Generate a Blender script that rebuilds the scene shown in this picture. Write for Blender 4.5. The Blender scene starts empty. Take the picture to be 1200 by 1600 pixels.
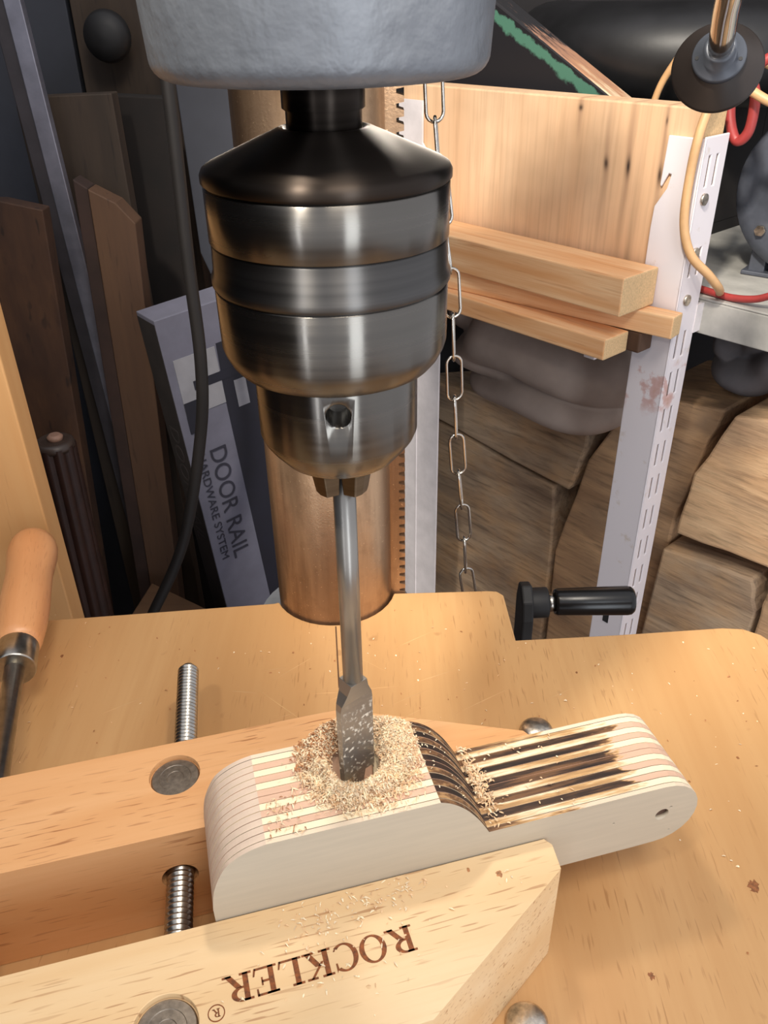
import bpy, bmesh, math, random
from mathutils import Vector, Matrix
rnd = random.Random(7)
SC = bpy.context.scene
COL = SC.collection
PI = math.pi

# ---------------------------------------------------------------- camera, world, lights, exposure
cam_d = bpy.data.cameras.new('camera')
cam = bpy.data.objects.new('camera', cam_d)
COL.objects.link(cam)
cam_d.sensor_fit = 'HORIZONTAL'
cam_d.sensor_width = 36.0
cam_d.lens = 39.0
cam_d.clip_start = 0.01
p, r = math.radians(32.0), math.radians(1.06)
F = Vector((0, math.cos(p), -math.sin(p)))
U = Vector((0, math.sin(p), math.cos(p)))
R = Vector((1, 0, 0))
R2 = R*math.cos(r) - U*math.sin(r)
U2 = U*math.cos(r) + R*math.sin(r)
cm = Matrix((R2, U2, -F)).transposed().to_4x4()
cm.translation = (0, 0, 0.30)
cam.matrix_world = cm
SC.camera = cam

w = bpy.data.worlds.new('world')
SC.world = w
w.use_nodes = True
w.node_tree.nodes['Background'].inputs[0].default_value = (0.90, 0.92, 1.0, 1)
w.node_tree.nodes['Background'].inputs[1].default_value = 0.60
SC.view_settings.view_transform = 'Standard'
SC.view_settings.look = 'None'
SC.view_settings.exposure = 0.44
SC.view_settings.gamma = 1.0
SC.view_settings.use_curve_mapping = False

def light(name, kind, loc, energy, color, size=0.1, size_y=None, target=None):
    d = bpy.data.lights.new(name, kind)
    d.energy = energy
    d.color = color
    if kind == 'AREA':
        d.shape = 'RECTANGLE' if size_y else 'DISK'
        d.size = size
        if size_y: d.size_y = size_y
    else:
        d.shadow_soft_size = size
    o = bpy.data.objects.new(name, d)
    o.location = loc
    if target is not None:
        o.rotation_euler = (Vector(target)-Vector(loc)).to_track_quat('-Z', 'Y').to_euler()
    COL.objects.link(o)
    return o
light('head_lamp', 'POINT', (0.002, 0.268, 0.312), 0.70, (1.0, 0.90, 0.77), 0.014)
light('window_light', 'AREA', (0.62, -1.25, 0.15), 6.5, (0.86, 0.93, 1.0), 0.34, 1.9, (0.0, 0.25, 0.15))
light('tube_light', 'AREA', (-0.62, -1.15, 0.25), 1.3, (0.90, 0.94, 1.0), 0.06, 1.5, (0.0, 0.25, 0.15))
sp = light('shelf_fill_spot', 'SPOT', (-0.30, -0.25, 1.15), 84.0, (1.0, 0.92, 0.80), 0.06, None, (0.26, 0.80, 0.02))  # added spot that brightens only the shelving; not a lamp of the workshop
sp.data.spot_size = math.radians(40); sp.data.spot_blend = 0.6
light('overhead_fill', 'AREA', (0.22, -0.28, 1.30), 6.5, (1.0, 0.91, 0.79), 0.4, 0.4, (0.22, 0.60, 0.0))  # added overhead fill to balance the brightness; no fitting seen there

# ---------------------------------------------------------------- mesh helpers
class MB:
    def __init__(s): s.v, s.f, s.m, s.sm = [], [], [], []
    def add(s, vs, fs, m=0, smooth=False, M=None):
        o = len(s.v)
        s.v += [tuple(M @ Vector(q)) if M else tuple(q) for q in vs]
        for q in fs:
            s.f.append(tuple(o+i for i in q)); s.m.append(m); s.sm.append(smooth)
        return s
    def box(s, lo, hi, m=0, M=None):
        x0, y0, z0 = lo; x1, y1, z1 = hi
        return s.add([(x0,y0,z0),(x1,y0,z0),(x1,y1,z0),(x0,y1,z0),(x0,y0,z1),(x1,y0,z1),(x1,y1,z1),(x0,y1,z1)],
              [(0,3,2,1),(4,5,6,7),(0,1,5,4),(1,2,6,5),(2,3,7,6),(3,0,4,7)], m, False, M)
    def prism(s, poly, a, b, ax='z', m=0, M=None, side_m=None):
        """poly in (x,y) for ax z, in (x,z) for ax y, in (y,z) for ax x; extruded from a to b"""
        n = len(poly)
        ar = sum(poly[i][0]*poly[(i+1)%n][1]-poly[(i+1)%n][0]*poly[i][1] for i in range(n))
        if (ar < 0) != (ax == 'y'): poly = poly[::-1]
        P = {'z': lambda q, t: (q[0], q[1], t), 'y': lambda q, t: (q[0], t, q[1]), 'x': lambda q, t: (t, q[0], q[1])}[ax]
        vs = [P(q, a) for q in poly]+[P(q, b) for q in poly]
        s.add(vs, [tuple(range(n))[::-1], tuple(range(n, 2*n))], m, False, M)
        o = len(s.v)-2*n
        for i in range(n):
            j = (i+1) % n
            s.f.append((o+i, o+j, o+n+j, o+n+i)); s.m.append(side_m(poly[i], poly[j]) if side_m else m); s.sm.append(False)
        return s
    def lathe(s, prof, n=48, m=0, M=None, smooth=True, cap=True):
        vs, fs = [], []
        for (rr, z) in prof:
            for k in range(n):
                a = 2*PI*k/n
                vs.append((rr*math.cos(a), rr*math.sin(a), z))
        for i in range(len(prof)-1):
            for k in range(n):
                k2 = (k+1) % n
                fs.append((i*n+k, i*n+k2, (i+1)*n+k2, (i+1)*n+k))
        s.add(vs, fs, m, smooth, M)
        if cap:
            L = len(prof)-1
            o = len(s.v)-len(vs)
            s.f.append(tuple(o+k for k in range(n))[::-1]); s.m.append(m); s.sm.append(False)
            s.f.append(tuple(o+L*n+k for k in range(n))); s.m.append(m); s.sm.append(False)
        return s
    def cyl(s, a, b, rad, n=24, m=0, r2=None):
        a, b = Vector(a), Vector(b)
        M = Matrix.Translation(a) @ (b-a).to_track_quat('Z', 'Y').to_matrix().to_4x4()
        return s.lathe([(rad, 0), (rad if r2 is None else r2, (b-a).length)], n, m, M)
    def tube(s, pts, rad, n=10, m=0, closed=False, sub=0):
        P = [Vector(q) for q in pts]
        if sub:
            Q = []
            N = len(P)
            rng = range(N) if closed else range(N-1)
            for i in rng:
                p0 = P[(i-1) % N] if closed or i > 0 else P[0]
                p1, p2 = P[i], P[(i+1) % N]
                p3 = P[(i+2) % N] if closed or i+2 < N else P[-1]
                for k in range(sub):
                    t = k/sub
                    Q.append(0.5*((2*p1)+(p2-p0)*t+(2*p0-5*p1+4*p2-p3)*t*t+(3*p1-p0-3*p2+p3)*t**3))
            if not closed: Q.append(P[-1])
            P = Q
        N = len(P)
        vs, fs = [], []
        up = None
        for i in range(N):
            t = (P[(i+1) % N]-P[i-1]) if closed else (P[min(i+1, N-1)]-P[max(i-1, 0)])
            t.normalize()
            if up is None:
                up = t.orthogonal().normalized()
            up = (up-t*up.dot(t)).normalized()
            bi = t.cross(up)
            rr = rad(i/(N-1)) if callable(rad) else rad
            for k in range(n):
                a = 2*PI*k/n
                vs.append(P[i]+up*math.cos(a)*rr+bi*math.sin(a)*rr)
        for i in range(N if closed else N-1):
            i2 = (i+1) % N
            for k in range(n):
                k2 = (k+1) % n
                fs.append((i*n+k, i*n+k2, i2*n+k2, i2*n+k))
        s.add(vs, fs, m, True)
        if not closed:
            o = len(s.v)-len(vs)
            s.f.append(tuple(o+k for k in range(n))[::-1]); s.m.append(m); s.sm.append(False)
            s.f.append(tuple(o+(N-1)*n+k for k in range(n))); s.m.append(m); s.sm.append(False)
        return s
    def mesh(s, name, mats):
        me = bpy.data.meshes.new(name)
        me.from_pydata(s.v, [], s.f)
        for q in (mats if isinstance(mats, (list, tuple)) else [mats]): me.materials.append(q)
        me.polygons.foreach_set('material_index', s.m)
        me.polygons.foreach_set('use_smooth', s.sm)
        me.update()
        return me
    def obj(s, name, mats, parent=None, loc=(0,0,0), rz=0, bevel=0, seg=2):
        o = bpy.data.objects.new(name, s.mesh(name, mats))
        COL.objects.link(o)
        o.location = loc
        o.rotation_euler = (0, 0, rz)
        if parent: o.parent = parent
        if bevel:
            b = o.modifiers.new('bevel', 'BEVEL'); b.width = bevel; b.segments = seg; b.limit_method = 'ANGLE'; b.angle_limit = math.radians(35)
            b.harden_normals = False
        return o

def tag(o, label, cat, group=None, kind=None):
    o['label'] = label
    if cat: o['category'] = cat
    if group: o['group'] = group
    if kind: o['kind'] = kind
    return o
def thing(name, label, cat, loc=(0,0,0), rz=0, group=None):
    o = bpy.data.objects.new(name, None)
    o.empty_display_size = 0.02
    COL.objects.link(o)
    o.location = loc; o.rotation_euler = (0, 0, rz)
    return tag(o, label, cat, group)
def boolean(o, *cutters):
    """cut each cutter mesh-builder (in o's local space) out of o's mesh"""
    tmp = []
    for c in cutters:
        co = bpy.data.objects.new('cut', c.mesh('cut', o.data.materials[0]))
        COL.objects.link(co)
        co.parent = o
        tmp.append(co)
        md = o.modifiers.new('b', 'BOOLEAN'); md.operation = 'DIFFERENCE'; md.object = co; md.solver = 'EXACT'
    mods = [m for m in o.modifiers if m.type == 'BEVEL']
    for m in mods: m.show_viewport = False
    bpy.context.view_layer.update()
    dg = bpy.context.evaluated_depsgraph_get()
    me = bpy.data.meshes.new_from_object(o.evaluated_get(dg))
    for m in [m for m in o.modifiers if m.type == 'BOOLEAN']: o.modifiers.remove(m)
    for m in mods: m.show_viewport = True
    old = o.data
    me.name = old.name
    o.data = me
    for co in tmp: bpy.data.objects.remove(co)
    bpy.data.meshes.remove(old)

# ---------------------------------------------------------------- materials
def lin(c):
    return tuple(((x/255)/12.92 if x/255 <= 0.04045 else ((x/255+0.055)/1.055)**2.4) for x in c)+(1.0,)
class NT:
    def __init__(s, name):
        s.mat = bpy.data.materials.new(name); s.mat.use_nodes = True
        s.t = s.mat.node_tree; s.n = s.t.nodes; s.b = s.n['Principled BSDF']
        s.tc = s.n.new('ShaderNodeTexCoord')
    def link(s, a, b): s.t.links.new(a, b)
    def mapping(s, scale=(1,1,1), loc=(0,0,0), rot=(0,0,0), src='Object'):
        m = s.n.new('ShaderNodeMapping'); m.inputs['Scale'].default_value = scale
        m.inputs['Location'].default_value = loc; m.inputs['Rotation'].default_value = rot
        s.link(s.tc.outputs[src], m.inputs['Vector']); return m.outputs[0]
    def noise(s, vec, scale, detail=4, rough=0.6, dist=0):
        n = s.n.new('ShaderNodeTexNoise'); n.inputs['Scale'].default_value = scale; n.inputs['Detail'].default_value = detail
        n.inputs['Roughness'].default_value = rough; n.inputs['Distortion'].default_value = dist
        s.link(vec, n.inputs['Vector']); return n.outputs[0]
    def ramp(s, fac, stops):
        r = s.n.new('ShaderNodeValToRGB'); e = r.color_ramp.elements
        while len(e) < len(stops): e.new(0.5)
        for el, (pos, c) in zip(e, stops): el.position = pos; el.color = c if len(c) == 4 else lin(c)
        s.link(fac, r.inputs[0]); return r.outputs[0]
    def mix(s, fac, a, b, mode='MIX'):
        m = s.n.new('ShaderNodeMix'); m.data_type = 'RGBA'; m.blend_type = mode
        for sock, val in ((m.inputs[0], fac), (m.inputs[6], a), (m.inputs[7], b)):
            if isinstance(val, (int, float, tuple)): sock.default_value = val
            else: s.link(val, sock)
        return m.outputs[2]
    def math(s, op, a, b=0.0, c=0.0):
        m = s.n.new('ShaderNodeMath'); m.operation = op
        for sock, val in zip(m.inputs, (a, b, c)):
            if isinstance(val, (int, float)): sock.default_value = val
            else: s.link(val, sock)
        return m.outputs[0]
    def sep(s, vec):
        m = s.n.new('ShaderNodeSeparateXYZ'); s.link(vec, m.inputs[0]); return m.outputs
    def bump(s, h, strength=0.3, dist=0.001):
        b = s.n.new('ShaderNodeBump'); b.inputs['Strength'].default_value = strength; b.inputs['Distance'].default_value = dist
        s.link(h, b.inputs['Height']); s.link(b.outputs[0], s.b.inputs['Normal'])
    def set(s, color=None, rough=None, metal=None, **k):
        for key, val in (('Base Color', color), ('Roughness', rough), ('Metallic', metal)):
            if val is None: continue
            if isinstance(val, (int, float, tuple)): s.b.inputs[key].default_value = val
            else: s.link(val, s.b.inputs[key])
        return s.mat
W0, W1 = (0,0,0,1), (1,1,1,1)
def plain(name, c, rough=0.6, metal=0.0, var=0.12, vs=40, bump=0.0, bs=300):
    t = NT(name)
    v = t.mapping()
    n = t.noise(v, vs)
    col = t.mix(t.ramp(n, [(0.3, W0), (0.7, W1)]), lin(tuple(max(0, x*(1-var)) for x in c)), lin(tuple(min(255, x*(1+var)) for x in c)))
    if bump: t.bump(t.noise(v, bs), bump, 0.0006)
    return t.set(col, rough, metal)
def wood(name, light_c, dark_c, pore_c, axis='x', fig=45, pore=1300, pore_amt=0.6, stretch=12, rough=0.5, bump=0.15, spots=0.0, offs=0.0, cover=0.62, streak=0.4):
    """long-grained wood: broad figure, fine streaks and short dark pores along one local axis"""
    t = NT(name)
    def st(k, o=0.0):
        return t.mapping({'x': (1/k, 1, 1), 'y': (1, 1/k, 1), 'z': (1, 1, 1/k)}[axis], (offs+o, offs*1.7+o, offs*0.6))
    v = st(stretch)
    a = t.noise(st(stretch*0.7), fig, 4, 0.5, 0.5)
    b = t.noise(st(stretch*1.8), fig*9, 3, 0.6)
    pr = t.noise(v, pore, 1, 0.4)
    dens = t.noise(st(stretch*0.5, 1.3), fig*1.4, 2, 0.5)
    base = t.mix(t.ramp(a, [(0.32, W0), (0.68, W1)]), lin(light_c), lin(dark_c))
    base = t.mix(t.math('MULTIPLY', t.ramp(b, [(0.42, W0), (0.75, W1)]), streak), base, lin(dark_c))
    pm = t.math('MULTIPLY', t.ramp(pr, [(cover, W0), (cover+0.07, W1)]), t.ramp(dens, [(0.38, W0), (0.60, W1)]))
    base = t.mix(t.math('MULTIPLY', pm, pore_amt), base, lin(pore_c))
    if spots:
        sp = t.noise(t.mapping((1,1,1), (offs, 0, 0)), 90, 2, 0.4)
        base = t.mix(t.math('MULTIPLY', t.ramp(sp, [(0.70, W0), (0.78, W1)]), spots), base, lin(pore_c))
    if bump: t.bump(t.math('SUBTRACT', b, t.math('MULTIPLY', pm, 0.6)), bump, 0.0003)
    return t.set(base, rough, 0)

M_table = wood('varnished_plywood', (206,164,114), (190,144,94), (136,90,52), 'y', 22, 900, 0.45, 14, 0.40, 0.05, 0.35, 0, 0.64, 0.5)
M_jawr = wood('jaw_wood_orange', (228,178,128), (214,156,102), (150,90,48), 'x', 45, 1000, 0.75, 14, 0.45, 0.10)
M_jawf = wood('jaw_wood_pale', (234,206,164), (224,188,140), (166,114,72), 'x', 45, 1000, 0.65, 14, 0.45, 0.10, offs=3.0)
M_handle = wood('handle_wood', (222,164,114), (208,144,94), (170,108,64), 'z', 60, 1200, 0.35, 12, 0.35, 0.05)
M_pine = wood('pine_panel', (210,164,110), (196,142,86), (150,96,52), 'z', 16, 500, 0.3, 14, 0.55, 0.1)
M_timber = wood('pine_timber', (248,210,164), (226,164,110), (186,116,70), 'x', 75, 420, 0.45, 22, 0.6, 0.2, streak=0.65)
KNOTS = ((0.0855, 0.1475, 0.0022, 0.0050, 0.9), (0.1082, 0.1474, 0.0024, 0.0080, 1.0), (0.1395, 0.1442, 0.0026, 0.0070, 0.9), (0.1393, 0.1855, 0.0012, 0.0030, 0.7), (0.0540, 0.1893, 0.0018, 0.0025, 0.9), (0.120, 0.06, 0.003, 0.05, 0.25))
def stained_board():
    """sawn softwood, grain upright, with grey-brown weather streaks and small black knots"""
    t = NT('sawn_board')
    a = t.noise(t.mapping((1, 1, 0.06)), 26, 4, 0.5, 0.3)
    f = t.noise(t.mapping((1, 1, 0.04)), 260, 3, 0.6)
    g = t.noise(t.mapping((1, 1, 0.9), (0.7, 0, 0)), 9, 3, 0.6)
    c = t.mix(t.ramp(a, [(0.3, W0), (0.7, W1)]), lin((242,206,168)), lin((226,184,144)))
    c = t.mix(t.math('MULTIPLY', t.ramp(f, [(0.45, W0), (0.75, W1)]), 0.35), c, lin((178,136,102)))
    c = t.mix(t.math('MULTIPLY', t.ramp(g, [(0.45, W0), (0.72, W1)]), 0.5), c, lin((160,130,102)))
    xyz = t.sep(t.tc.outputs['Object'])
    wob = t.math('MULTIPLY', t.math('SUBTRACT', t.noise(t.mapping((1, 1, 0.25)), 40, 2, 0.5), 0.5), 0.010)
    X = t.math('ADD', xyz[0], wob)
    for x0, z0, wx, wz, dark in KNOTS:
        dx = t.math('DIVIDE', t.math('SUBTRACT', X, x0), wx)
        dz = t.math('DIVIDE', t.math('SUBTRACT', xyz[2], z0), wz)
        band = t.math('POWER', 2.718, t.math('MULTIPLY', t.math('MULTIPLY', dx, dx), -0.5))
        far = t.math('POWER', 2.718, t.math('MULTIPLY', t.math('MULTIPLY', dz, dz), -0.01))
        core = t.math('POWER', 2.718, t.math('MULTIPLY', t.math('ADD', t.math('MULTIPLY', dx, dx), t.math('MULTIPLY', dz, dz)), -1.0))
        c = t.mix(t.math('MULTIPLY', t.math('MULTIPLY', band, far), 0.5*dark), c, lin((128,92,72)))
        c = t.mix(t.math('MULTIPLY', core, dark), c, lin((44,30,24)))
    t.bump(f, 0.25, 0.0004)
    return t.set(c, 0.65)
M_board = stained_board()
M_endgr = plain('end_grain', (206,174,130), 0.8, 0, 0.08, 700, 0.25, 1500)
M_brown = wood('brown_board', (84,56,36), (54,34,24), (28,18,12), 'z', 26, 160, 0.7, 3, 0.75, 0.2)
M_grayb = wood('grey_brown_board', (70,56,44), (46,36,28), (24,18,14), 'z', 22, 200, 0.6, 10, 0.75, 0.2)
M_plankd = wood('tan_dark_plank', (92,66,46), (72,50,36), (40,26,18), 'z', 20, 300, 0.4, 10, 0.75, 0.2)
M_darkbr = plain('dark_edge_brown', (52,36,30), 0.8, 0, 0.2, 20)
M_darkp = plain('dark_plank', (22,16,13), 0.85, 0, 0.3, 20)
def log_mat(name, light_c, dark_c, tint, offs):
    t = NT(name)
    a = t.noise(t.mapping((0.16, 1, 1), (offs, offs, 0)), 30, 4, 0.55, 0.8)
    f = t.noise(t.mapping((0.10, 1, 1), (offs, 0, 0)), 190, 4, 0.65)
    g = t.noise(t.mapping((0.6, 1, 1), (0, offs, 0)), 16, 3, 0.6)
    c = t.mix(t.ramp(a, [(0.34, W0), (0.66, W1)]), lin(light_c), lin(dark_c))
    c = t.mix(t.math('MULTIPLY', t.ramp(g, [(0.45, W0), (0.65, W1)]), 0.55), c, lin(tint))
    c = t.mix(t.math('MULTIPLY', t.ramp(f, [(0.50, W0), (0.72, W1)]), 0.55), c, lin(tuple(x*0.5 for x in dark_c)))
    t.bump(t.math('ADD', f, a), 0.7, 0.0016)
    return t.set(c, 0.85)
M_log = [log_mat('split_log_grey', (206,178,146), (148,124,102), (214,166,114), 0.0),
         log_mat('split_log_tan', (236,198,154), (206,162,120), (160,132,108), 2.3),
         log_mat('split_log_brown', (222,180,136), (174,138,104), (140,118,98), 5.1)]
M_wallp = plain('wall_paint', (30,28,30), 0.9, 0, 0.2, 6)
M_bench = wood('bench_wood', (120,88,60), (92,64,42), (50,34,22), 'x', 12, 100, 0.4, 10, 0.7, 0.2)
M_white = plain('white_enamel', (226,220,222), 0.4, 0, 0.05, 30)
def white_worn():
    t = NT('white_enamel_worn'); v = t.mapping()
    n = t.noise(v, 45, 5, 0.6)
    z = t.sep(t.tc.outputs['Object'])
    band = t.math('MULTIPLY', t.ramp(t.math('ADD', z[2], 0.5), [(0.455, W0), (0.470, W1), (0.500, W1), (0.510, W0)]), t.ramp(n, [(0.53, W0), (0.60, W1)]))
    c = t.mix(t.ramp(n, [(0.62, W0), (0.74, W1)]), lin((228,222,226)), lin((206,192,180)))
    return t.set(t.mix(t.math('MULTIPLY', band, 0.55), c, lin((184,112,92))), 0.4)
M_whitew = white_worn()
M_greyst = plain('grey_steel_paint', (176,174,168), 0.5, 0, 0.1, 30)
M_slot = plain('slot_dark', (34,34,36), 0.8)
M_blackp = plain('black_plastic', (20,19,19), 0.25, 0, 0.1)
M_blackm = plain('black_matte', (26,25,26), 0.6, 0, 0.2)
M_rubber = plain('black_rubber', (24,24,26), 0.45, 0, 0.2, 30, 0.2, 60)
M_shade = plain('black_shade', (40,34,31), 0.45, 0, 0.1)
M_chrome = plain('chrome', (214,210,204), 0.08, 1.0, 0.02)
M_zinc = plain('zinc_steel', (176,172,164), 0.28, 1.0, 0.1, 200)
M_bolt = plain('bolt_head_steel', (196,186,172), 0.34, 1.0, 0.25, 200, 0.3, 400)
M_nut = plain('barrel_nut_steel', (150,138,124), 0.42, 0.9, 0.12, 500, 0.1, 900)
M_chain = plain('chain_steel', (206,200,190), 0.2, 1.0, 0.06, 200)
M_alu = plain('aluminium_rail', (128,128,140), 0.45, 0.6, 0.1)
M_dalu = plain('rail_side', (58,54,58), 0.6, 0.2, 0.1)
M_greyp = plain('blue_grey_panel', (52,54,62), 0.7, 0, 0.1, 12)
M_navy = plain('navy_print', (20,21,34), 0.6, 0, 0.1)
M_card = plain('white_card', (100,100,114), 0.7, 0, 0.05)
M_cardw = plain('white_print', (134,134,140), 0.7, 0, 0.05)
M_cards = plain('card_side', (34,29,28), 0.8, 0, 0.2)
M_motor = plain('motor_grey', (84,88,98), 0.5, 0.2, 0.2, 25)
M_cream = plain('cream_cable', (206,164,118), 0.45, 0, 0.06)
M_red = plain('red_cable', (160,60,58), 0.4, 0, 0.08)
M_cord = plain('black_cord', (26,23,22), 0.6)
M_brand = plain('burnt_brand', (120,66,30), 0.7, 0, 0.3, 700)
M_inkg = plain('grey_ink', (40,40,52), 0.7)
M_dust = [plain('sawdust_pale', (246,218,184), 0.8, 0, 0.10, 400), plain('sawdust_pink', (232,192,150), 0.8, 0, 0.12, 400), plain('sawdust_brown', (172,118,78), 0.8, 0, 0.2, 400)]
M_cloth = plain('grey_cloth', (164,148,138), 0.9, 0, 0.08, 12, 0.15, 1400)
M_cloth2 = plain('blue_grey_cloth', (96,92,94), 0.9, 0, 0.12, 20, 0.15, 1400)
def cast_paint():
    t = NT('hammered_grey_paint'); v = t.mapping()
    n = t.noise(v, 210, 3, 0.5)
    t.bump(n, 0.42, 0.0012)
    c = t.mix(t.ramp(t.noise(v, 30), [(0.35, W0), (0.65, W1)]), lin((112,116,122)), lin((136,140,146)))
    return t.set(c, 0.42, 0.25)
M_cast = cast_paint()
def turned(name, c, rough, streak=0.15):
    """metal turned on a lathe: fine rings round the local z axis"""
    t = NT(name); v = t.mapping((6, 6, 700))
    n = t.noise(v, 1.0, 2, 0.5)
    col = t.mix(t.ramp(n, [(0.3, W0), (0.7, W1)]), lin(tuple(x*(1-streak) for x in c)), lin(c))
    t.b.inputs['Anisotropic'].default_value = 0.95
    t.b.inputs['Anisotropic Rotation'].default_value = 0.25
    return t.set(col, t.math('ADD', t.math('MULTIPLY', n, 0.12), rough), 1.0)
M_chuck = turned('chuck_steel', (120,116,110), 0.20, 0.05)
M_band = turned('chuck_band', (106,104,102), 0.32, 0.12)
M_cap = turned('chuck_black_steel', (72,64,58), 0.36, 0.1)
M_spin = turned('spindle_steel', (78,70,64), 0.4)
M_jawst = turned('chuck_jaw_steel', (128,112,92), 0.35)
def column_mat():
    t = NT('aged_column_steel'); v = t.mapping((1, 1, 0.10))
    a = t.noise(v, 60, 5, 0.6)
    b = t.noise(t.mapping((1,1,1)), 90, 4, 0.7)
    sp = t.noise(t.mapping((1,1,1)), 900, 2, 0.5)
    c = t.ramp(a, [(0.3, (160,132,106)), (0.5, (182,152,122)), (0.7, (132,106,84))])
    c = t.mix(t.math('MULTIPLY', t.ramp(t.noise(t.mapping((1, 1, 0.07)), 55, 3, 0.5), [(0.42, W0), (0.66, W1)]), 0.6), c, lin((112,84,62)))
    c = t.mix(t.math('MULTIPLY', t.ramp(b, [(0.5, W0), (0.8, W1)]), 0.35), c, lin((104,78,58)))
    c = t.mix(t.math('MULTIPLY', t.ramp(sp, [(0.70, W0), (0.74, W1)]), 0.6), c, lin((240,210,170)))  # pale specks paint sparkle into the steel colour
    t.bump(sp, 0.25, 0.0004)
    return t.set(c, 0.36, 0.80)
M_col = column_mat()
def bit_mat():
    t = NT('drill_bit_steel'); v = t.mapping((1,1,1))
    z = t.sep(t.tc.outputs['Object'])[2]
    n = t.noise(v, 600, 3, 0.6)
    dusty = t.math('MULTIPLY', t.ramp(z, [(0.0, W1), (0.032, W1), (0.040, W0)]), t.ramp(n, [(0.55, W0), (0.66, W1)]))
    c = t.mix(dusty, lin((150,146,140)), lin((212,200,180)))
    return t.set(c, t.math('ADD', t.math('MULTIPLY', dusty, 0.5), 0.32), t.math('MULTIPLY', t.math('SUBTRACT', 1.0, dusty), 0.75))
M_bit = bit_mat()
def ply_mat(name, c, lo=None, hi=None, x1=0.152):
    """one ply; lo..hi is how deeply the saw scorched it, from its palest to its darkest blotches"""
    t = NT(name)
    n = t.noise(t.mapping((0.08, 1, 1)), 420, 3, 0.6)
    col = t.mix(t.ramp(n, [(0.35, W0), (0.7, W1)]), lin(c), lin(tuple(x*0.965 for x in c)))
    if hi is not None:
        x = t.sep(t.tc.outputs['Object'])[0]
        ends = t.noise(t.mapping((0.25, 1, 1)), 330, 3, 0.7)
        xe = t.math('ADD', x, t.math('MULTIPLY', t.math('SUBTRACT', ends, 0.5), 0.035))
        span = t.ramp(t.math('MULTIPLY', xe, 5.0), [(0.30, W1), (x1*5-0.02, W1), (x1*5+0.005, W0)])
        blot = t.noise(t.mapping((0.10, 1, 1)), 300, 4, 0.7)
        br = t.math('ADD', t.math('MULTIPLY', t.ramp(blot, [(0.38, W0), (0.62, W1)]), hi-lo), lo)
        m = t.math('MULTIPLY', span, br)
        scorch = t.ramp(m, [(0.0, c), (0.30, (206,164,112)), (0.60, (124,88,58)), (0.82, (66,46,34)), (1.0, (36,26,22))])
        col = scorch if False else t.mix(t.ramp(m, [(0.0, W0), (0.10, W1)]), col, scorch)
    return t.set(col, 0.62)
PC, PP_, PV = (250,234,200), (222,184,158), (190,178,158)  # last tone: face veneer greyed, the front's shade painted into its colour
PVT = (234,214,188)
M_plyE = ply_mat('ply_end_shaded', (226,204,184))  # rounded end: turned grain plus shade, painted as one greyed tone
M_plyC = [ply_mat('ply_cream', PC), ply_mat('ply_cream_scorched', PC, 0.0, 0.42, 0.150), M_plyE, ply_mat('ply_cream_burnt', PC, 0.42, 0.80)]
M_plyP = [ply_mat('ply_pink', PP_), ply_mat('ply_pink_scorched', PP_, 0.62, 1.0, 0.152), M_plyE, ply_mat('ply_pink_burnt', PP_, 0.85, 1.0)]
M_plyV = [ply_mat('ply_veneer_shaded', PV), ply_mat('ply_veneer_scorched', PVT, 0.0, 0.7, 0.128), M_plyE, ply_mat('ply_veneer_burnt', PVT, 0.55, 0.95), ply_mat('ply_veneer_edge', PVT)]
M_plyC.append(M_plyC[0]); M_plyP.append(M_plyP[0])
M_glue = plain('glue_line', (92,66,52), 0.8)

# ================================================================ SETTING
def struct(o): o['kind'] = 'structure'; return o
struct(MB().box((-1.3, 1.12, -1.0), (1.5, 1.16, 1.6)).obj('wall_back', M_wallp))
struct(MB().box((-1.34, -1.9, -1.0), (-1.30, 1.16, 1.6)).obj('wall_left', M_wallp))
struct(MB().box((-1.34, -1.9, -1.04), (1.5, 1.16, -1.0)).obj('floor', M_bench))
b = thing('workbench', 'brown wooden bench top that everything behind the drill table stands on', 'workbench', (0, 0.62, -0.56))
for k in range(4):
    MB().box((-1.0, -0.36+0.215*k, -0.04), (1.2, -0.36+0.215*(k+1)-0.002, 0)).obj('plank', M_bench, b, bevel=0.001)
for x in (-0.95, 1.15):
    for y in (-0.30, 0.42):
        MB().box((x-0.04, y-0.04, -0.44), (x+0.04, y+0.04, -0.04)).obj('leg', M_bench, b)

# ================================================================ DRILLING TABLE TOP
CX, CY, CR = -0.0295, 0.397, 0.0335          # column
TB = [(-0.27, 0.3636), (-0.1976, 0.3703), (-0.0645, 0.3824)]
a0 = math.atan2(0.3824-CY, -0.0645-CX)+2*PI
a1 = math.atan2(0.3894-CY, 0.0068-CX)+2*PI
rr = CR+0.0017
arc = [(CX+rr*math.cos(a0+(a1-a0)*k/16), CY+rr*math.sin(a0+(a1-a0)*k/16)) for k in range(17)]
TB += arc+[(0.060, 0.3906), (0.0655, 0.390), (0.0690, 0.386), (0.0704, 0.3462), (0.125, 0.349), (0.185, 0.3533), (0.196, 0.3522), (0.204, 0.347), (0.209, 0.339), (0.212, 0.33), (0.222, 0.02), (-0.27, 0.02)]
table = tag(MB().prism(TB, -0.018, 0.0).obj('drilling_table', M_table, bevel=0.0008), 'honey-coloured plywood drilling table notched round the column and the crank', 'table')
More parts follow.
